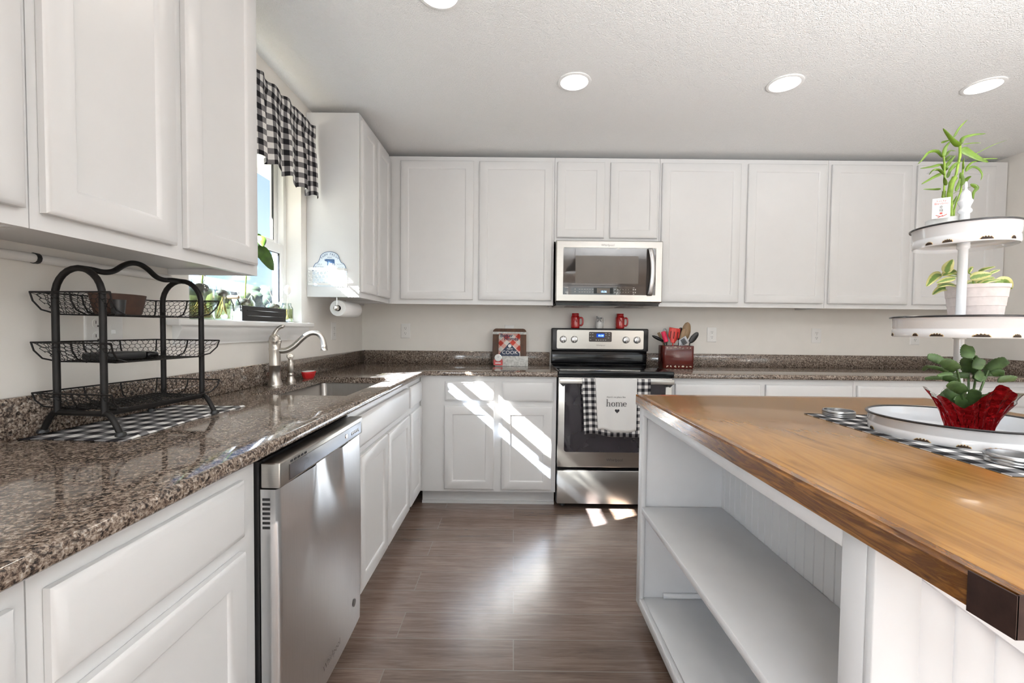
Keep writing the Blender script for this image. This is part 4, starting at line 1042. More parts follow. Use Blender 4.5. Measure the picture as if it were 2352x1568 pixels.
CACTUS=[
 ([(2.251,-2.434,1.108),(2.222,-2.446,1.121),(2.193,-2.458,1.131)],0.0201),
 ([(2.241,-2.41,1.126),(2.226,-2.406,1.134),(2.212,-2.402,1.138)],0.0166),
 ([(2.329,-2.386,1.098),(2.318,-2.394,1.118),(2.308,-2.402,1.134)],0.0225),
 ([(2.28,-2.428,1.137),(2.289,-2.42,1.154),(2.299,-2.412,1.166)],0.0201),
 ([(2.26,-2.404,1.101),(2.232,-2.408,1.11),(2.204,-2.412,1.114)],0.0071),
 ([(2.235,-2.38,1.112),(2.24,-2.368,1.108),(2.245,-2.356,1.1)],0.0071),
 ([(2.31,-2.422,1.11),(2.315,-2.422,1.125),(2.321,-2.422,1.135)],0.0166),
 ([(2.364,-2.398,1.106),(2.372,-2.41,1.122),(2.381,-2.422,1.133)],0.0201),
 ([(2.392,-2.374,1.09),(2.396,-2.37,1.105),(2.4,-2.366,1.115)],0.0154),
 ([(2.353,-2.416,1.098),(2.359,-2.424,1.102),(2.365,-2.432,1.102)],0.0142),
 ([(2.326,-2.392,1.09),(2.313,-2.384,1.092),(2.299,-2.376,1.091)],0.0118),
 ([(2.241,-2.434,1.099),(2.22,-2.438,1.099),(2.199,-2.442,1.095)],0.0071),
 ([(2.241,-2.41,1.086),(2.232,-2.398,1.086),(2.222,-2.386,1.082)],0.0071),
 ([(2.303,-2.386,1.074),(2.283,-2.386,1.083),(2.263,-2.386,1.088)],0.0142),
 ([(2.278,-2.428,1.055),(2.247,-2.44,1.069),(2.216,-2.452,1.078)],0.0201),
 ([(2.33,-2.404,1.082),(2.344,-2.4,1.092),(2.359,-2.396,1.096)],0.0178),
 ([(2.354,-2.38,1.086),(2.343,-2.388,1.116),(2.331,-2.396,1.141)],0.0118),
 ([(2.312,-2.422,1.085),(2.326,-2.414,1.096),(2.34,-2.406,1.103)],0.0142),
 ([(2.295,-2.398,1.053),(2.3,-2.402,1.062),(2.305,-2.406,1.067)],0.0178),
 ([(2.417,-2.374,1.08),(2.452,-2.362,1.082),(2.489,-2.35,1.081)],0.0142),
]
POTHOS=[
 ([(2.313,-2.337,1.349),(2.306,-2.347,1.363),(2.308,-2.357,1.38)],0.018),
 ([(2.358,-2.317,1.358),(2.344,-2.314,1.355),(2.329,-2.31,1.345)],0.0213),
 ([(2.34,-2.297,1.349),(2.317,-2.304,1.345),(2.289,-2.31,1.317)],0.018),
 ([(2.342,-2.332,1.336),(2.325,-2.325,1.333),(2.306,-2.319,1.325)],0.0115),
 ([(2.363,-2.312,1.321),(2.335,-2.315,1.324),(2.31,-2.319,1.315)],0.0197),
 ([(2.365,-2.292,1.314),(2.354,-2.282,1.315),(2.342,-2.272,1.299)],0.0148),
 ([(2.38,-2.327,1.351),(2.386,-2.327,1.363),(2.392,-2.327,1.365)],0.0066),
 ([(2.426,-2.307,1.358),(2.431,-2.317,1.363),(2.448,-2.327,1.368)],0.0082),
 ([(2.478,-2.287,1.355),(2.494,-2.284,1.362),(2.512,-2.28,1.367)],0.0082),
 ([(2.39,-2.322,1.338),(2.405,-2.329,1.343),(2.431,-2.335,1.347)],0.0197),
 ([(2.406,-2.302,1.326),(2.427,-2.295,1.331),(2.448,-2.289,1.334)],0.018),
 ([(2.393,-2.337,1.316),(2.417,-2.34,1.33),(2.445,-2.344,1.332)],0.0115),
 ([(2.463,-2.317,1.329),(2.498,-2.307,1.333),(2.527,-2.297,1.314)],0.0197),
 ([(2.432,-2.297,1.323),(2.45,-2.297,1.337),(2.48,-2.297,1.344)],0.0131),
]

# ------------------------------------------------------------------ gingham cloth and black wire rack on the left counter
rc = random.Random(5)
ph = [rc.uniform(0, 6) for _ in range(6)]
def cloth_fn(u, v):
    x = .030+.245*u + .006*sin(v*7+1)*u; y = -2.432+.470*v + .006*sin(u*6)
    z = ZCT+.0012 + .0022*(1+sin(u*11+ph[0])*sin(v*17+ph[1]))*.5*(.3+.7*u) + (.0035*max(0, sin(v*23+ph[2])) if u > .96 else 0)
    if u > .99: z = ZCT+.0012
    return (x, y, z)
tag(obj('tea_towel', MB().grid(cloth_fn, 40, 60, lambda u, v: (3+.25*u, 3+.48*v)), GING_CLO, angle=70, solid=.0015), 'black and white checked cloth spread under the wire rack', 'towel')

RKC = (.156, -2.2475, ZCT+.006); RKA = radians(-5.9)
t = thing('wire_rack', RKC, 'black three-tier wire basket rack with arched ends on the left counter', 'rack', None, RKA)
zb = lambda z: z-RKC[2]
px, py, R_ = .0655, .146, .0075
def arch(y):
    pts = [(-px, y, zb(.975))] + [(-px, y, zb(z)) for z in (1.05, 1.15, 1.262)]
    pts += [(-px*cos(a), y, zb(1.262)+px*1.05*sin(a)) for a in [pi*k/14 for k in range(1, 14)]]
    return pts + [(px, y, zb(z)) for z in (1.262, 1.15, 1.05, .975)]
for y in (-py, py):
    obj('arch', MB().tube(arch(y), R_, 12), IRON, t, local=True)
    obj('cross_bar', MB().tube([(-px, y, zb(.974)), (px, y, zb(.974))], R_*.9, 10), IRON, t, local=True)
for x in (-px, px): obj('side_bar', MB().tube([(x, -py, zb(.974)), (x, py, zb(.974))], R_*.9, 10), IRON, t, local=True)
for sx in (-1, 1):
    for y in (-py, py):
        f = obj('foot', MB().tube([(sx*px, y, zb(.976)), (sx*(px+.012), y, zb(.972)), (sx*(px+.026), y, zb(.955)), (sx*(px+.038), y, zb(.933)), (sx*(px+.043), y, zb(.9245))], R_*.9, 10, smooth=3), IRON, t, local=True)
        obj('foot_pad', MB().lathe([(0, .0003), (.0115, .0003), (.012, .004), (.009, .010), (0, .011)], (sx*(px+.043), y, 0), 14), BLACKS, f, local=True)
hz = [(-py, 1.331), (-.115, 1.331), (-.085, 1.3285), (-.060, 1.335), (-.035, 1.353), (-.012, 1.363), (.012, 1.363), (.035, 1.353), (.060, 1.335), (.085, 1.3285), (.115, 1.331), (py, 1.331)]
obj('handle', MB().tube([(0, y, zb(z)) for y, z in hz], R_*.95, 12, smooth=4), IRON, t, local=True)
def hexmesh(mb, quad, s, r=.0008):
    A, B_, C_, D_ = [Vector(q) for q in quad]          # A-B along the bottom, D-C along the top
    W_ = ((B_-A).length+(C_-D_).length)/2; H_ = ((D_-A).length+(C_-B_).length)/2
    mp = lambda u, v: (A*(1-u)+B_*u)*(1-v) + (D_*(1-u)+C_*u)*v
    segs = set(); dx, dy = s*sqrt(3), s*1.5
    jit = lambda a, b: (a+.16*s*sin(a*997+b*331), b+.16*s*sin(b*787+a*229))
    for j in range(-1, int(H_/dy)+2):
        for i in range(-1, int(W_/dx)+2):
            cx, cy = i*dx + (dx/2 if j % 2 else 0), j*dy
            c = [(round(cx+s*cos(radians(60*k+30)), 5), round(cy+s*sin(radians(60*k+30)), 5)) for k in range(6)]
            for k in range(6):
                a, b = c[k], c[(k+1) % 6]; segs.add((a, b) if a < b else (b, a))
    for a, b in sorted(segs):
        a, b = jit(*a), jit(*b)
        ca = (min(W_, max(0, a[0])), min(H_, max(0, a[1]))); cb = (min(W_, max(0, b[0])), min(H_, max(0, b[1])))
        if math.hypot(ca[0]-cb[0], ca[1]-cb[1]) < s*.15: continue
        if not (0 <= a[0] <= W_ and 0 <= a[1] <= H_) and not (0 <= b[0] <= W_ and 0 <= b[1] <= H_): continue
        mb.tube([mp(ca[0]/W_, ca[1]/H_), mp(cb[0]/W_, cb[1]/H_)], r, 3, caps=False)
def basket(zt_, zbt):
    T = lambda x, y: (x, y, zb(zt_)); Bm = lambda x, y: (x, y, zb(zbt))
    tx, ty, bx_, by_ = .109, .166, .080, .130
    m = MB()
    m.tube([T(tx, -ty), T(-tx, -ty), T(-tx, ty), T(tx, ty)], .0022, 6)
    m.tube([Bm(bx_, -by_), Bm(-bx_, -by_), Bm(-bx_, by_), Bm(bx_, by_)], .0019, 6, True)
    def side(top, bot):
        a, b = Vector(top), Vector(bot); mid = a*.35+b*.65+Vector((0, 0, -.008)); mid.x += (a.x-b.x)*.25; mid.y += (a.y-b.y)*.25
        m.tube([a, (a+mid)/2+Vector(((a.x-b.x)*.10, (a.y-b.y)*.10, 0)), mid, b], .0021, 6)
    for a, b in ((T(tx, -ty), Bm(bx_*1.02, -by_*.80)), (T(tx, ty), Bm(bx_*1.02, by_*.80)), (T(-tx, -ty), Bm(-bx_, -by_)), (T(-tx, ty), Bm(-bx_, by_)), (T(0, -ty), Bm(0, -by_)), (T(0, ty), Bm(0, by_)), (T(-tx, -.05), Bm(-bx_, -.04)), (T(-tx, .05), Bm(-bx_, .04))): side(a, b)
    bk_ = obj('basket', m, IRON, t, local=True)
    h = MB()
    hexmesh(h, (Bm(-bx_, -by_), Bm(bx_, -by_), T(tx, -ty), T(-tx, -ty)), .0095)
    hexmesh(h, (Bm(-bx_, by_), Bm(bx_, by_), T(tx, ty), T(-tx, ty)), .0095)
    hexmesh(h, (Bm(-bx_, -by_), Bm(-bx_, by_), T(-tx, ty), T(-tx, -ty)), .0095)
    hexmesh(h, (Bm(-bx_, -by_), Bm(-bx_, by_), Bm(bx_, by_), Bm(bx_, -by_)), .0085, .0009)
    obj('wire_mesh', h, IRON, bk_, local=True)
basket(1.271, 1.218); basket(1.148, 1.099); basket(1.024, .982)
tp = (.142, -2.286, 1.2208)
t = thing('planter_pot', tp, 'brown wooden oval pot lying in the top basket of the wire rack', 'pot')
obj('pot', MB().lathe([(0, 0), (.056, 0), (.059, .004), (.070, .050), (.0705, .054), (.066, .054), (.056, .008), (0, .006)], (0, 0, 0), 28, sx=.60, sy=1.06), TERRA, t, local=True); t.location = tp
tp = (.200, -2.352, 1.2208)
t = thing('votive_cup', tp, 'small dark cup in front of the brown pot in the top basket', 'cup'); t.location = tp
obj('cup', MB().lathe([(0, 0), (.013, 0), (.0165, .036), (.0150, .036), (.012, .003), (0, .003)], (0, 0, 0), 20), BLACKS, t, local=True)
tp = (.158, -2.312, 1.1018)
t = thing('eyeglass_case', tp, 'flat black case lying in the middle basket of the wire rack', 'case', None, radians(84)); t.location = tp
obj('shell', MB().box(-.062, .055, -.034, .034, 0, .020, .008, 3), BLACKS, t, local=True)
obj('lid', MB().box(.056, .092, -.034, .034, 0, .018, .008, 3), BLACKG, t, local=True)

# ------------------------------------------------------------------ things on the window sill
ZS = WZ0+.0025
def jar(name, x, y, r, h, label, water=.82, pit=True, roots=5, lid=False, seed=1):
    rr = random.Random(seed)
    t = thing(name, (x, y, ZS), label, 'jar', 'jars of water on the window sill')
    sh = [(0, .001), (r*.86, .001), (r, .008), (r, h*.72), (r*.90, h*.80), (r*.72, h*.86), (r*.70, h), (r*.66, h), (r*.66, h*.87), (r*.86, h*.79), (r*.94, h*.71), (r*.94, .012), (r*.8, .006), (0, .005)]
    obj('glass', MB().lathe(sh, (x, y, ZS), 28), JARGLASS, t)
    obj('water', MB().lathe([(0, .0065), (r*.78, .0075), (r*.925, .014), (r*.925, min(h*water, h*.70)), (0, min(h*water, h*.70))], (x, y, ZS), 24), WATER, t)
    zt_ = ZS+h*.86
    if pit:
        p_ = obj('pit', MB().ball((x, y, zt_-.012), r*.60, r*.60, r*.44, 14, 10), PIT, t)
        for k in range(4):
            a = k*pi/2+.5+seed; obj('toothpick', MB().tube([(x+r*.3*cos(a), y+r*.3*sin(a), zt_-.008), (x+r*1.05*cos(a), y+r*1.05*sin(a), zt_+.030)], .0011, 6), TOOTHPICK, t)
    m = MB()
    for k in range(roots):
        a = rr.uniform(0, 2*pi); pts = [(x+rr.uniform(-.2, .2)*r, y+rr.uniform(-.2, .2)*r, zt_-.02)]
        n_ = 7
        for q in range(1, n_+1):
            s_ = q/n_; rad = r*.80*s_
            pts.append((x+rad*cos(a+s_*1.6+rr.uniform(-.3, .3)), y+rad*sin(a+s_*1.6+rr.uniform(-.3, .3)), max(ZS+.012, zt_-.02-(h*.80)*s_**.8)))
        m.tube(pts, [.0034*(1-.6*q/n_) for q in range(n_+1)], 5)
    obj('roots', m, ROOT, t)
    return t
JX = -.036
j1 = jar('water_jar', JX-.002, -1.730, .046, .160, 'largest glass water jar with matted brown roots, left end of the sill', .9, True, 10, seed=2)
m = MB(); rr = random.Random(8)
for k in range(90):
    a = rr.uniform(0, 2*pi); z = ZS+.010+rr.random()**2*.045; r0 = .040*sqrt(rr.random())
    p = Vector((JX-.002+r0*cos(a), -1.730+r0*sin(a), z)); q = p+Vector((rr.uniform(-.012, .012), rr.uniform(-.012, .012), rr.uniform(-.004, .006)))
    for w_ in (p, q):
        dx, dy = w_.x-JX+.002, w_.y+1.730; l_ = math.hypot(dx, dy)
        if l_ > .041: w_.x = JX-.002+dx*.041/l_; w_.y = -1.730+dy*.041/l_
    m.tube([p, (p+q)/2+Vector((0, 0, .003)), q], .0013, 4)
o = obj('root_mat', m, ROOT, j1); o['kind'] = 'stuff'
obj('stem', MB().tube([(JX, -1.730, ZS+.12), (JX+.005, -1.725, ZS+.20), (JX, -1.72, ZS+.30)], .0035, 8), STALK, j1)
jar('water_jar', JX-.004, -1.600, .034, .150, 'narrow glass jar with a brown pit, second from the left on the sill', .9, True, 5, seed=3)
j3 = jar('water_jar', JX-.006, -1.440, .040, .118, 'wide glass jar with a floating avocado pit behind the black tray', .9, True, 5, seed=4)
obj('stem', MB().tube([(JX-.006, -1.440, ZS+.095), (JX-.004, -1.438, ZS+.17), (JX+.002, -1.436, ZS+.26), (JX+.010, -1.425, ZS+.34)], .0032, 8), STALK, j3)
m = MB(); c0 = Vector((JX+.010, -1.425, ZS+.34)); oval2 = lambda t: sin(pi*min(1, t*.95+.05))**.8
m.leaf([c0, (.004, -1.370, ZS+.325), (.012, -1.295, ZS+.255)], .075, Vector((.75, -.6, .25)), oval2, 12)
m.leaf([c0, (-.03, -1.50, ZS+.36), (-.03, -1.57, ZS+.31)], .060, Vector((.7, -.6, .35)), oval2, 12)
m.leaf([c0, (.03, -1.44, ZS+.38), (.06, -1.47, ZS+.34)], .045, Vector((.5, -.8, .35)), oval2, 12)
m.leaf([c0, (-.01, -1.39, ZS+.39), (-.02, -1.35, ZS+.42)], .05, Vector((.8, -.5, .2)), oval2, 12)
obj('foliage', m, LEAFW, j3, solid=.0008)
j4 = jar('water_jar', JX-.004, -1.195, .036, .108, 'small glass jar with a red-brown pit near the right end of the sill', .85, True, 6, seed=5)
obj('sprout', MB().tube([(JX-.004, -1.195, ZS+.10), (JX-.012, -1.22, ZS+.15), (JX-.014, -1.225, ZS+.185)], .0014, 6), TOOTHPICK, j4)
j5 = jar('flower_jar', JX+.002, -1.085, .032, .105, 'sunlit glass jar with a pale dried flower at the right end of the sill', .8, False, 3, seed=6)
obj('stem', MB().tube([(JX+.002, -1.085, ZS+.02), (JX+.004, -1.083, ZS+.10), (JX+.004, -1.08, ZS+.16)], .0013, 6), TOOTHPICK, j5)
obj('flower_head', MB().ball((JX+.004, -1.08, ZS+.178), .017, .017, .026, 14, 10), FLOWER, j5)
# black metal tray
t = thing('metal_tray', (.022, -1.42, ZS), 'long black metal tray with galvanised ends and wooden grip on the window sill', 'tray')
TY0, TY1, TX0, TX1 = -1.600, -1.245, .006, .044
m = MB()
m.prism([(TX1, .0005), (TX1+.003, .0625), (TX1+.0055, .0645), (TX1+.004, .0655), (TX1+.0005, .0645), (TX1-.002, .0025)], lambda u, v, d: (u, d, ZS+v), TY0, TY1)
fr_ = obj('front', m, BLACKS, t)
m = MB()
for z in (.022, .046): m.tube([(TX1+.0018+z*.03, TY0+.03, ZS+z), (TX1+.0018+z*.03, TY1-.03, ZS+z)], .0016, 6)
obj('pressed_rib', m, BLACKG, fr_)
obj('back', MB().prism([(TX0, .0005), (TX0-.003, .0635), (TX0-.0015, .0635), (TX0+.002, .0005)], lambda u, v, d: (u, d, ZS+v), TY0, TY1), GALV, t)
obj('bottom', MB().box(TX0+.002, TX1-.002, TY0+.001, TY1-.001, ZS+.0004, ZS+.0022), GALV, t)
for y in (TY0, TY1): obj('end_plate', MB().box(TX0, TX1, y-.001, y+.001, ZS+.001, ZS+.064), GALV, t)
m = MB()
for x in (TX0+.004, TX1-.004): m.tube([(x, TY0-.003, ZS+.040), (x, TY0-.006, ZS+.068), (x, TY0-.020, ZS+.088), (x, TY0-.028, ZS+.098)], .0024, 8)
obj('bail', m, BLACKS, t)
obj('grip', MB().lathe([(0, TX0-.004), (.0065, TX0-.004), (.008, TX0+.004), (.008, TX1-.004), (.0065, TX1+.004), (0, TX1+.004)], (0, TY0-.028, ZS+.098), 16, 'x'), SPOONWOOD, t)

# ------------------------------------------------------------------ valance
t = thing('window_valance', (.05, -1.42, 1.93), 'black and white checked valance gathered over the kitchen window', 'curtain')
VY0, VY1 = -1.905, -.942
obj('rod', MB().tube([(.042, VY0+.005, 2.300), (.042, VY1-.006, 2.300)], .006, 10), W_TRIM, t)
m = MB()
for y in (VY0+.03, VY1-.03): m.box(.0005, .046, y-.004, y+.004, 2.292, 2.308)
obj('bracket', m, W_TRIM, t)
def val(u, v):
    y = VY0 + (VY1-VY0)*u + .006*sin(u*61)*v
    k = .25+.75*min(1, abs(v-.10)*2.2)
    x = .056 + k*(.013*sin(u*47)+.007*sin(u*83+1.3)) + .012*v
    if v < .14: x += .004
    z = 2.335 - .395*v + (.006*sin(u*58) if v < .05 else 0) + (.012*sin(u*47+.6)*v*v) - .014*sin(u*9)*v
    return (x, y, z)
obj('cloth', MB().grid(val, 190, 30, lambda u, v: (5+u*(VY1-VY0)*1.42+.004*sin(u*40), 5+.41*v)), GING_VAL, t, angle=80, solid=.001)

# ------------------------------------------------------------------ dairy sign with wire pocket, paper towel under the corner cabinet
SY = -.9285
t = thing('dairy_sign', (.136, SY, 1.43), 'pale blue metal dairy sign with wire pocket on the cabinet side', 'sign')
sg = lambda u, v, d: (.136+u, SY-d, 1.431+v)
pts = [(-.100, 0), (.100, 0), (.100, .085)] + [(.100-.028*(1-cos(a)), .085+.050*sin(a)) for a in [pi/2*k/5 for k in range(1, 6)]]
pts += [(.066, .143), (.058, .160)] + [(.058*cos(a), .160+.041*sin(a)) for a in [pi*k/14 for k in range(1, 14)]] + [(-.058, .160), (-.066, .143)]
pts += [(-.072-.028*sin(a), .135-.050*(1-cos(a))) for a in [pi/2*k/5 for k in range(0, 5)]] + [(-.100, .085)]
SIGNM = plain('pale_blue_enamel', (.66, .73, .79), .5, var=.06, vs_=30)
obj('plaque', MB().prism(pts, sg, 0, .003), SIGNM, t)
ol = [Vector(sg(u*.965, .006+v*.965, .0035)) for u, v in pts[2:]]
obj('border_line', MB().tube(ol, .0016, 6), INKBLUE, t)
m = MB(); s_ = 'FARM FRESH'
for k, ch in enumerate(s_):
    a = radians(118-56*2*k/(len(s_)-1)*.5*1.0) if False else radians(142-104*k/(len(s_)-1))
    cx, cy = .052*cos(a), .130+.050*sin(a)
    rot = a-pi/2
    m.text(ch, .0185, lambda u, v, d: sg(cx+u*cos(rot)-v*sin(rot), cy+u*sin(rot)+v*cos(rot), .0031+d), .0004)
obj('arched_lettering', m, INKBLUE, t)
obj('small_lettering', MB().text('MILK', .012, lambda u, v, d: sg(u, v+.163, .0031+d), .0004), INKBLUE, t)
m = MB().text('MILK', .0145, lambda u, v, d: sg(u-.058, v+.122, .0031+d), .0004).text('BUTTER', .0145, lambda u, v, d: sg(u-.060, v+.106, .0031+d), .0004)
m.text('CREAM', .0145, lambda u, v, d: sg(u+.056, v+.122, .0031+d), .0004).text('CHEESE', .0145, lambda u, v, d: sg(u+.058, v+.106, .0031+d), .0004)
obj('product_lettering', m, INKGREY, t)
cow = [(-.036, .158), (-.033, .162), (-.030, .160), (-.026, .1625), (.024, .1610), (.027, .158), (.028, .140), (.0275, .125), (.024, .125), (.0235, .136), (.018, .138), (.0175, .125), (.014, .125), (.0135, .139), (-.008, .138), (-.0085, .125), (-.012, .125), (-.0125, .137), (-.016, .125), (-.0195, .125), (-.018, .140), (-.022, .148), (-.029, .149), (-.035, .151)]
obj('cow_silhouette', MB().prism(cow, lambda u, v, d: sg(u*.92+.004, v-.004, .0031+d), 0, .0005), INKBLUE, t)
WIREW = plain('white_wire', (.84, .84, .83), .5, var=.04)
m = MB(); zt_, zb_ = .096, .006
def rail(z, h): m.box(.136-.104, .136+.104, SY-.050, SY-.046, 1.431+z, 1.431+z+h); m.box(.136-.104, .136-.101, SY-.046, SY-.0032, 1.431+z, 1.431+z+h); m.box(.136+.101, .136+.104, SY-.046, SY-.0032, 1.431+z, 1.431+z+h)
rail(.088, .013); rail(.002, .013)
pk_ = obj('pocket_frame', m, WIREW, t)
h = MB(); y_ = SY-.048
hexmesh(h, ((.034, y_, 1.444), (.238, y_, 1.444), (.238, y_, 1.521), (.034, y_, 1.521)), .0125, .0012)
hexmesh(h, ((.0335, y_, 1.444), (.0335, SY-.004, 1.444), (.0335, SY-.004, 1.521), (.0335, y_, 1.521)), .0125, .0012)
hexmesh(h, ((.2385, y_, 1.444), (.2385, SY-.004, 1.444), (.2385, SY-.004, 1.521), (.2385, y_, 1.521)), .0125, .0012)
obj('wire_mesh', h, WIREW, pk_)

t = thing('paper_towel_holder', (.168, -.76, 1.307), 'brushed metal paper towel bar under the corner cabinet', 'towel holder')
m = MB(); m.tube([(.168, -.908, 1.3892), (.168, -.908, 1.307)], .0035, 8); m.box(.150, .186, -.914, -.70, 1.3865, 1.3898); obj('bracket', m, CHROME, t)
obj('bar', MB().tube([(.168, -.908, 1.307), (.168, -.606, 1.307)], .005, 10), CHROME, t)
obj('end_ball', MB().ball((.168, -.914, 1.307), .0165, None, None, 18, 12), NICKEL, t)
t = thing('paper_towel_roll', (.168, -.755, 1.26), 'white paper towel roll hanging under the corner cabinet', 'paper towel')
obj('paper', MB().lathe([(.018, -.893), (.046, -.893), (.048, -.890), (.048, -.622), (.046, -.619), (.018, -.619)], (.168, 0, 1.307), 40, 'y'), PAPERTOWEL, t)
obj('core', MB().lathe([(.018, -.894), (.0165, -.894), (.0165, -.618), (.018, -.618)], (.168, 0, 1.307), 28, 'y'), BLACKS, t)

# ------------------------------------------------------------------ island
IX0, IX1, IY0, IY1 = 1.733, 2.905, -2.820, -1.672        # body
IZ0, IZB, IZT = .062, .8915, .928
t = thing('kitchen_island', (2.32, -2.25, 0), 'white island with open shelves and stained wood top', 'kitchen island')
m = MB(); m.box(IX0+.055, IX1-.03, IY0+.04, IY1-.05, 0, IZ0+.003); obj('plinth', m, BLACKS, t)
def ibox(name, *b, mat=W_ISL, bev=.002): return obj(name, MB().box(*b, bev, 1), mat, t)
SB = 2.062                                             # back of the shelves
OY0, OY1 = -2.772, -1.718                              # shelf opening
m = MB()
m.box(IX0, IX0+.019, IY0, OY0, IZ0, IZB, .002, 1); m.box(IX0, IX0+.019, OY1, IY1, IZ0, IZB, .002, 1)
m.box(IX0, IX0+.019, OY0, OY1, .852, IZB, .002, 1); m.box(IX0, IX0+.019, OY0, OY1, IZ0, .100, .002, 1)
obj('face_frame', m, W_ISL, t)
ibox('side_panel', IX0+.0195, IX1, IY1-.032, IY1, IZ0, IZB)
ibox('bottom_board', IX0+.0195, SB+.001, IY0+.0205, IY1-.0325, IZ0+.018, .0985)
ibox('shelf', IX0+.001, SB-.0005, OY0+.0005, OY1-.0005, .454, .480)
m = MB(); m.box(IX0+.10, SB-.002, IY1-.0445, IY1-.0325, .0990, .118, .001, 1); obj('cleat', m, W_ISL, t)
m = MB()                                               # beadboard back with its grooves
y = IY0+.0205; pw = .0395
while y < IY1-.033:
    y2 = min(y+pw, IY1-.0325)
    m.prism([(0, y), (0, y2), (-.003, y2), (-.0065, y2-.0025), (-.0065, y+.0025), (-.003, y)], lambda u, v, d: (SB+.0075+u, v, d), IZ0+.018, IZB); y = y2
obj('beadboard_back', m, BEAD, t)
m = MB(); m.box(SB+.009, IX1, IY0+.021, IY0+.033, IZ0, IZB); m.box(IX1-.019, IX1, IY0+.034, IY1-.033, IZ0, IZB); obj('core_panel', m, W_ISL, t)
# end panel facing the camera: vertical boards under an X brace
m = MB(); x = IX0+.0195
while x < IX1-.002:
    x2 = min(x+.062, IX1)
    m.prism([(x, .019), (x2, .019), (x2, .0085), (x2-.004, .0045), (x+.004, .0045), (x, .0085)], lambda u, v, d: (u, IY0+v, d), IZ0, IZB); x = x2
obj('end_boards', m, W_ISL, t)
m = MB(); fy0, fy1 = IY0-.016, IY0+.0045
m.box(IX0, IX0+.070, fy0, IY0-.0005, IZ0, IZB, .002, 1); m.box(IX1-.070, IX1, fy0, IY0-.0005, IZ0, IZB, .002, 1); m.box(IX0+.070, IX1-.070, fy0, fy1, IZ0, .14, .002, 1)
obj('end_frame', m, W_ISL, t)
def brace(xa, za, xb, zb2, w):
    a, b = Vector((xa, za)), Vector((xb, zb2)); d = (b-a).normalized(); n_ = Vector((-d.y, d.x))*w/2
    return MB().prism([tuple(a+n_), tuple(b+n_), tuple(b-n_), tuple(a-n_)], lambda u, v, d_: (u, d_, v), fy0+.001, fy1)
obj('cross_brace', brace(IX0+.095, .872, IX1-.11, .18, .085), W_ISL, t)
obj('cross_brace', brace(IX1-.095, .872, IX0+.11, .18, .085), W_ISL, t)
TX0_, TX1_, TY0_, TY1_ = 1.720, 2.925, -3.020, -1.657
tp_ = obj('worktop', MB().box(TX0_+.0205, TX1_-.0205, TY0_+.001, TY1_-.0345, IZB, IZT, .002, 2), WOODTOP, t)
m = MB(); m.prism([(TX0_, TY1_), (TX1_, TY1_), (TX1_-.020, TY1_-.034), (TX0_+.020, TY1_-.034)], lambda u, v, d: (u, v, d), IZB-.004, IZT); obj('edge_band', m, WOODEDGE2, t)
for xa, xb in ((TX0_, TX0_+.020), (TX1_, TX1_-.020)):
    m = MB(); m.prism([(xa, TY1_-.0005), (xb, TY1_-.0345), (xb, TY0_), (xa, TY0_)], lambda u, v, d: (u, v, d), IZB-.004, IZT)
    bmesh.ops.recalc_face_normals(m.bm, faces=m.bm.faces)
    bmesh.ops.bevel(m.bm, geom=[e for e in m.bm.edges if all(abs(v.co.x-xa) < 1e-4 and v.co.z > IZT-.001 for v in e.verts)], offset=.006, segments=3, affect='EDGES')
    obj('edge_band', m, WOODEDGE, t)
for xa, sg_ in ((TX0_, 1), (TX1_, -1)):
    m = MB(); m.box(min(xa-.0015*sg_, xa+.06*sg_), max(xa-.0015*sg_, xa+.06*sg_), TY0_-.0025, TY0_+.0, IZB-.008, IZT+.001); m.box(min(xa-.0025*sg_, xa-.0002*sg_), max(xa-.0025*sg_, xa-.0002*sg_), TY0_-.0025, TY0_+.045, IZB-.008, IZT+.001)
    obj('corner_bracket', m, BRONZE, t)

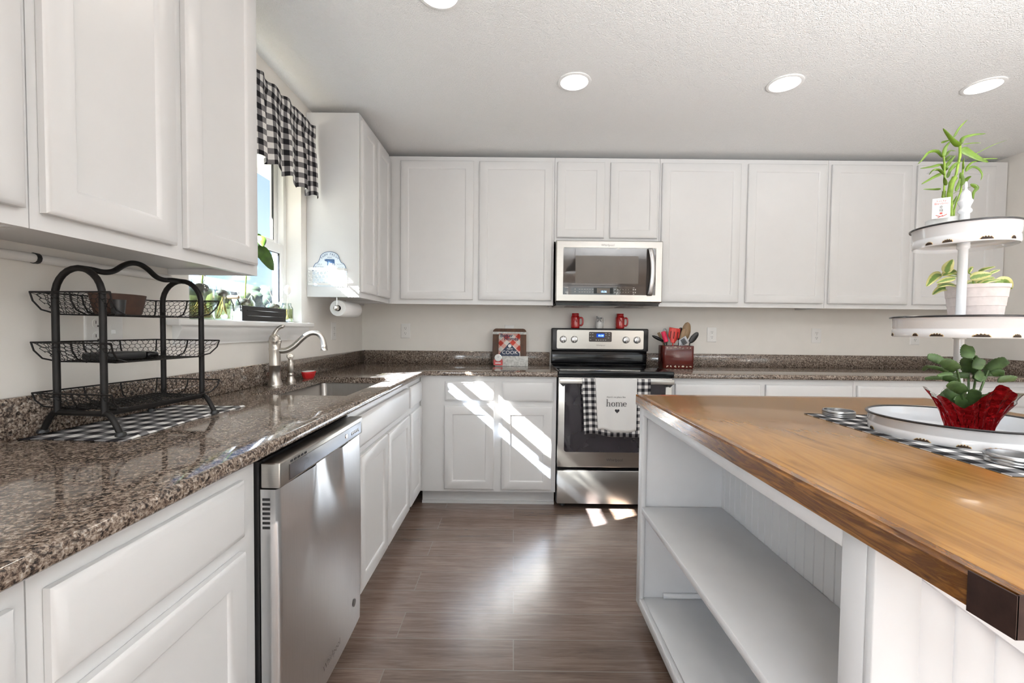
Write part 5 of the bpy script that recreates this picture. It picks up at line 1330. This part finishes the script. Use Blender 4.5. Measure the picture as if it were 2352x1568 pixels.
# ------------------------------------------------------------------ on the island: runner, three-tier tray, plants, lids
m = MB()
m.grid(lambda u, v: (2.138+.33*u+.02*(1-v)*0+.022*v*(1-u)*.9, -2.652+.606*v-.018*u, IZT+.0013+.0004*sin(v*40)*sin(u*30)), 20, 30, lambda u, v: (4.018+.33*u, 4+.606*v))
tag(obj('table_runner', m, RUNNER, solid=.0016), 'black and white checked woven runner under the tiered tray', 'table runner')
ZR = IZT+.0026
TCX, TCY = 2.352, -2.338
t = thing('tiered_tray', (TCX, TCY, ZR), 'white enamel three-tier tray stand with black rims on the island', 'tiered tray')
def tray(r, z0, z1, chips):
    wall = [(0, z0+.002), (r-.016, z0+.002), (r-.013, z0+.0), (r-.005, z0), (r-.003, z0+.003), (r-.003, z0+.018), (r-.0045, z0+.020), (r-.0045, z0+.0225), (r-.003, z0+.0245), (r-.002, z1-.004), (r+.002, z1), (r-.002, z1), (r-.0045, z1-.005), (r-.006, z0+.007), (r-.013, z0+.004), (0, z0+.004)]
    if z0 > IZT+.1: wall = [(.010, z0+.0105), (r-.016, z0+.0105), (r-.009, z0+.009), (r-.007, z0+.002), (r-.005, z0), (r-.003, z0+.003)] + wall[5:13] + [(r-.006, z0+.016), (r-.013, z0+.0125), (.010, z0+.0125)]
    else: wall[0] = (.010, z0+.002); wall[-1] = (.010, z0+.004)
    p = obj('tray', MB().lathe(wall, (TCX, TCY, 0), 96), ENAMEL, t)
    obj('rim', MB().lathe([(r-.003, z1-.0022), (r+.0030, z1-.0026), (r+.0036, z1+.0004), (r+.0008, z1+.0024), (r-.0030, z1+.0010), (r-.003, z1-.0022)], (TCX, TCY, 0), 96), RIMBLACK, p)
    rr_ = random.Random(int(r*1000))
    for a0, wdt in chips:
        hm, m_ = MB(), MB(); n_ = 14
        wdt *= .72
        for mb_, k_, off in ((hm, 1.14, .0003), (m_, 1.0, .0008)):
            lo, hi = [], []
            for k in range(n_+1):
                s2 = k/n_; a = radians(a0+(s2-.5)*wdt*k_); hgt = (.002+.0058*sin(pi*s2)**.5*(.35+.65*abs(sin(s2*15+a0))))*k_
                ra = r-.003+off; lo.append(mb_.V((TCX+ra*cos(a), TCY+ra*sin(a), z0+.0028))); hi.append(mb_.V((TCX+ra*cos(a), TCY+ra*sin(a), z0+.0028+hgt)))
            for k in range(n_): mb_.F([lo[k], lo[k+1], hi[k+1], hi[k]])
        obj('rust_stain', hm, RUSTHALO, p, solid=.0003); obj('enamel_chip', m_, RUST, p, solid=.0004)
tray(.179, ZR, .978, [(206, 13), (229, 10), (246, 17), (270, 11), (300, 12), (160, 10)])
tray(.1345, 1.184, 1.236, [(188, 7), (207, 14), (240, 17), (268, 10), (150, 12)])
tray(.101, 1.414, 1.464, [(186, 12), (208, 14), (247, 18), (280, 10)])
pl = [(0, ZR), (.026, ZR), (.026, ZR+.004), (.016, ZR+.010), (.0098, ZR+.016), (.0098, 1.180), (.013, 1.182), (.013, 1.194), (.0095, 1.196), (.0095, 1.408), (.0125, 1.411), (.0125, 1.424), (.0095, 1.427), (.0095, 1.500), (0, 1.5002)]
obj('pole', MB().lathe(pl, (TCX, TCY, 0), 32), ENAMEL, t)
obj('finial', MB().lathe([(.0095, 1.499), (.0130, 1.503), (.0138, 1.506), (.0128, 1.509), (.0100, 1.512), (.0100, 1.517), (.0142, 1.527), (.0150, 1.530), (.0140, 1.532), (.0112, 1.535), (.0104, 1.546), (.0085, 1.553), (.0045, 1.557), (.0025, 1.562), (.0032, 1.571), (.0020, 1.579), (0, 1.581)], (TCX, TCY, 0), 32), ENAMEL, t)

# lucky bamboo in a white dish on the top tray
BXC, BYC, ZB_ = 2.358, -2.2865, 1.4270
t = thing('lucky_bamboo', (BXC, BYC, ZB_), 'lucky bamboo plant in a white dish on the top tray', 'plant')
obj('dish', MB().lathe([(0, .0004), (.036, .0004), (.040, .004), (.0415, .055), (.043, .064), (.0425, .070), (.039, .070), (.037, .058), (0, .056)], (BXC, BYC, ZB_), 36), WHITEGLAZE, t)
m = MB(); rr = random.Random(3)
for k in range(46):
    a = rr.uniform(0, 2*pi); r0 = .033*sqrt(rr.random()); m.ball((BXC+r0*cos(a), BYC+r0*sin(a), ZB_+.061), .0048, .0048, .0038, 6, 4)
o = obj('pebbles', m, POTWHITE, t); o['kind'] = 'stuff'
for pts, w_ in BAMBOO_STALKS:
    P = [Vector(p) for p in pts]
    Q = []
    for a, b in zip(P, P[1:]): Q += [a, a.lerp(b, .33), a.lerp(b, .66)]
    Q.append(P[-1])
    if len(pts) < 9 and P[0].z < 1.52: Q[0].z = 1.484
    obj('stalk', MB().tube(Q, [w_*.42*(1.10 if k % 3 == 0 else 1.0) for k in range(len(Q))], 12), STALK, t)
m = MB()
for k, (pts, w_) in enumerate(BAMBOO_LEAVES):
    rf = Vector((-.72+.5*sin(k*2.1), -.69+.4*cos(k*1.7), .25*sin(k*3.3)))
    m.leaf(pts, w_*1.0, rf, lambda t: (min(1, t*3.2+.35))*(1-t)**.55*1.15 if t > .02 else .35, 12, .14)
obj('foliage', m, LEAFB, t, solid=.0006)
# name card standing in the dish
ck = lambda u, v, d: (2.3120+u*.80+d*(-.60), -2.3170+u*.60*-1-d*.80, 1.4985+v)
t = thing('plant_card', (2.312, -2.317, 1.498), 'white Lucky Bamboo name card standing in the bamboo dish', 'card')
obj('card', MB().boxf(ck, -.017, .017, -.006, .046, 0, .0007), WHITEPAPER, t)
obj('title', MB().text('Lucky', .0078, lambda u, v, d: ck(u, v+.0365, d+.0008), .0002).text('Bamboo', .0078, lambda u, v, d: ck(u, v+.0295, d+.0008), .0002), INKRED, t)
obj('characters', MB().text('\u5e78', .0085, lambda u, v, d: ck(u, v+.0195, d+.0008), .0002).text('\u798f', .0085, lambda u, v, d: ck(u, v+.0115, d+.0008), .0002), INK, t)
m = MB().boxf(ck, -.0025, .0025, .0045, .0090, .0008, .0010); m.tube([ck(-.010, .003, .001), ck(-.002, -.001, .001), ck(.004, -.001, .001), ck(.011, .003, .001)], .0007, 5); m.tube([ck(-.006, -.004, .001), ck(.004, .001, .001)], .0007, 5)
obj('red_seal', m, INKRED, t)

# pothos in a ribbed pot on the middle tray
PXC, PYC, ZP = 2.4185, -2.3105, 1.1970
t = thing('potted_pothos', (PXC, PYC, ZP), 'variegated pothos in a ribbed blush pot on the middle tray', 'plant')
prf = [(0, .0004), (.043, .0004)]
for k in range(5):
    z = .002+.0225*k; r0 = .0445+.0032*k; prf += [(r0, z), (r0+.0018, z+.0205), (r0+.0022, z+.0215), (r0+.0032, z+.0222)]
prf += [(.0615, .115), (.0615, .124), (.0580, .124), (.0560, .112), (0, .110)]
obj('pot', MB().lathe(prf, (PXC, PYC, ZP), 48), POTWHITE, t)
obj('soil', MB().lathe([(0, .1125), (.0555, .1115)], (PXC, PYC, ZP), 24), SOIL, t)
m = MB(); heart = lambda t: (sin(pi*min(1, t*.96+.04))**.7)*(1.15-.35*t)
for k, (pts, w_) in enumerate(POTHOS): m.leaf(pts, w_*1.25, Vector((-.72, -.69, .35+.5*sin(k*1.9))), heart, 12, .10)
obj('foliage', m, VARLEAF, t, solid=.0008)
for k, (pts, w_) in enumerate(POTHOS):
    if k % 2 == 0: obj('stem', MB().tube([(PXC+(pts[0][0]-PXC)*.3, PYC+(pts[0][1]-PYC)*.3, ZP+.112), ((PXC+pts[0][0])/2, (PYC+pts[0][1])/2, max(ZP+.125, pts[0][2]-.005)), pts[0]], .0014, 6), STALK, t)

# holiday cactus in red foil on the bottom tray
CXC, CYC, ZC_ = 2.3135, -2.4060, ZR+.0045
t = thing('holiday_cactus', (CXC, CYC, ZC_), 'leafy holiday cactus wrapped in red foil on the bottom tray', 'plant')
def foil(rad, inset):
    m = MB(); nA, nZ = 120, 26
    # rim height and flare by angle (degrees): peaks and valleys of the folded square
    key = [(0, .118, .082), (32, .105, .074), (60, .130, .083), (100, .100, .070), (140, .125, .082), (172, .098, .070), (190, .112, .091), (215, .082, .062), (235, .104, .066), (262, .146, .076), (285, .128, .080), (312, .094, .068), (330, .122, .092), (360, .118, .082)]
    def lk(a, i):
        for p, q in zip(key, key[1:]):
            if p[0] <= a <= q[0]: s2 = (a-p[0])/(q[0]-p[0]); return p[i]*(1-s2)+q[i]*s2
    def fn(u, v):
        a = (360*u) % 360; H_, Rm = lk(a, 1), lk(a, 2); h = H_*v
        r = .0385+(Rm-.0385)*(v**2.0) + .0022*sin(radians(a)*17+v*3)*(.3+v) + .0012*sin(radians(a)*41+v*9)
        return (CXC+(r-inset)*cos(radians(a)), CYC+(r-inset)*sin(radians(a)), ZC_+.0005+h*(1-.002*inset))
    m.grid(fn, nA, nZ); bmesh.ops.remove_doubles(m.bm, verts=m.bm.verts, dist=.00002); return m
obj('foil_wrap', foil(0, 0), REDFOIL, t, recalc=False, angle=30); obj('foil_lining', foil(0, .0008), SILVERFOIL, t, recalc=False, angle=30)
obj('pot', MB().lathe([(0, .001), (.034, .001), (.036, .004), (.041, .070), (.038, .070), (.036, .062), (0, .060)], (CXC, CYC, ZC_), 32), TERRA, t)
obj('soil', MB().lathe([(0, .0635), (.037, .0630)], (CXC, CYC, ZC_), 24), SOIL, t)
m = MB(); seg = lambda t: .30+.70*sin(pi*min(1, t*.86+.10))**.55 if t < .95 else .55
for k, (pts, w_) in enumerate(CACTUS): m.leaf(pts, w_*1.28, Vector((-.70+.35*sin(k*2.3), -.69, .30*sin(k*1.3))), seg, 15, .12, .055)
rr = random.Random(9)
for k in range(9):
    a = radians(40*k+rr.uniform(-12, 12)); e = rr.uniform(.75, 1.25); l_ = rr.uniform(.05, .075); z0_ = ZC_+.066
    q0 = Vector((CXC+.010*cos(a), CYC+.010*sin(a), z0_)); dv_ = Vector((cos(a)*cos(e), sin(a)*cos(e), sin(e)))
    m.leaf([q0, q0+dv_*l_*.55+Vector((0, 0, .006)), q0+dv_*l_], .026, Vector((-.7, -.6, .5)), seg, 15, .12, .055)
obj('foliage', m, LEAFC, t, solid=.0022)
for k, (pts, w_) in enumerate(CACTUS):
    if k in (0, 2, 7, 13, 16): obj('stem', MB().tube([(CXC+.012*sin(k), CYC+.012*cos(k), ZC_+.060), (CXC+(pts[0][0]-CXC)*.6, CYC+(pts[0][1]-CYC)*.6, (ZC_+.075+pts[0][2])/2), pts[0]], .0024, 6), LEAFC, t)

def lid(x, y, z, r, label):
    t = thing('jar_lid_ring', (x, y, z), label, 'jar lid', 'tin jar lid rings')
    obj('band', MB().lathe([(r-.003, .0004), (r, .002), (r-.001, .005), (r, .007), (r-.001, .010), (r+.0004, .012), (r, .0175), (r-.0025, .020), (r-.004, .0195), (r-.0025, .017), (r-.0025, .002), (r-.003, .0004)], (0, 0, 0), 48), TIN, t, local=True)
    obj('disc', MB().lathe([(0, .003), (r-.0035, .003), (r-.0035, .0016), (0, .0016)], (0, 0, 0), 40), TIN, t, local=True)
    return t
l1 = lid(2.236, -2.092, IZT+.0027, .043, 'tin jar lid ring at the far end of the checked runner')
dup(l1, (2.228, -2.576, IZT+.0027), 'tin jar lid ring at the near end of the runner, cut by the right edge')

# ------------------------------------------------------------------ outside the sink window
gr = struct('ground', MB().box(-60, -WT-.02, -40, 60, -.45, -.30), GRASSM)
m = MB(); m.box(-.92, -WT-.002, -6, 4, 2.500, 2.520); m.box(-.945, -.921, -6, 4, 2.475, 2.62); struct('trim_3', m, SOFFIT)
def blob(m, c, r, rr, n=26):
    for k in range(n):
        a, b = rr.uniform(0, 2*pi), rr.uniform(-.9, 1.2); q = r*(.45+.5*rr.random())
        m.ball((c[0]+q*cos(a)*cos(b), c[1]+q*sin(a)*cos(b), c[2]+q*sin(b)*.8), r*rr.uniform(.22, .38), None, r*rr.uniform(.18, .30), 8, 6)
def tree(x, y, h, r, mat, label, seed):
    rr = random.Random(seed); t = thing('tree', (x, y, -.3), label, 'tree', 'trees outside the window')
    obj('trunk', MB().tube([(x, y, -.3), (x+.05, y, h*.4), (x, y+.05, h*.75)], [.14, .11, .07], 8), BARK, t)
    m = MB(); blob(m, (x, y, h-r*.5), r, rr, 60); obj('crown', m, mat, t)
tree(-9.2, 8.6, 2.25, 1.4, TREEY, 'yellow-green tree seen low through the window behind the jars', 1)
tree(-9.8, 15.6, 2.5, 1.3, TREEM, 'green tree seen low through the lower window sash', 2)
tree(-9.0, 12.3, 2.0, 1.1, TREEY, 'small yellow-green tree behind the right-hand jars outside', 3)
tree(-27, 36, 8.6, 2.2, TREEM, 'tall distant tree above the white roof outside the window', 4)
t = thing('house', (-16, 19, -.3), 'pale neighbouring house seen through the window', 'house')
obj('wall', MB().box(-22, -13, 14, 26, -.3, 2.9), SIDING, t)
m = MB(); m.prism([(-23, 2.85), (-12.2, 2.85), (-17.5, 4.2)], lambda u, v, d: (u, d, v), 13.5, 26.5); obj('roof', m, ROOFM, t)
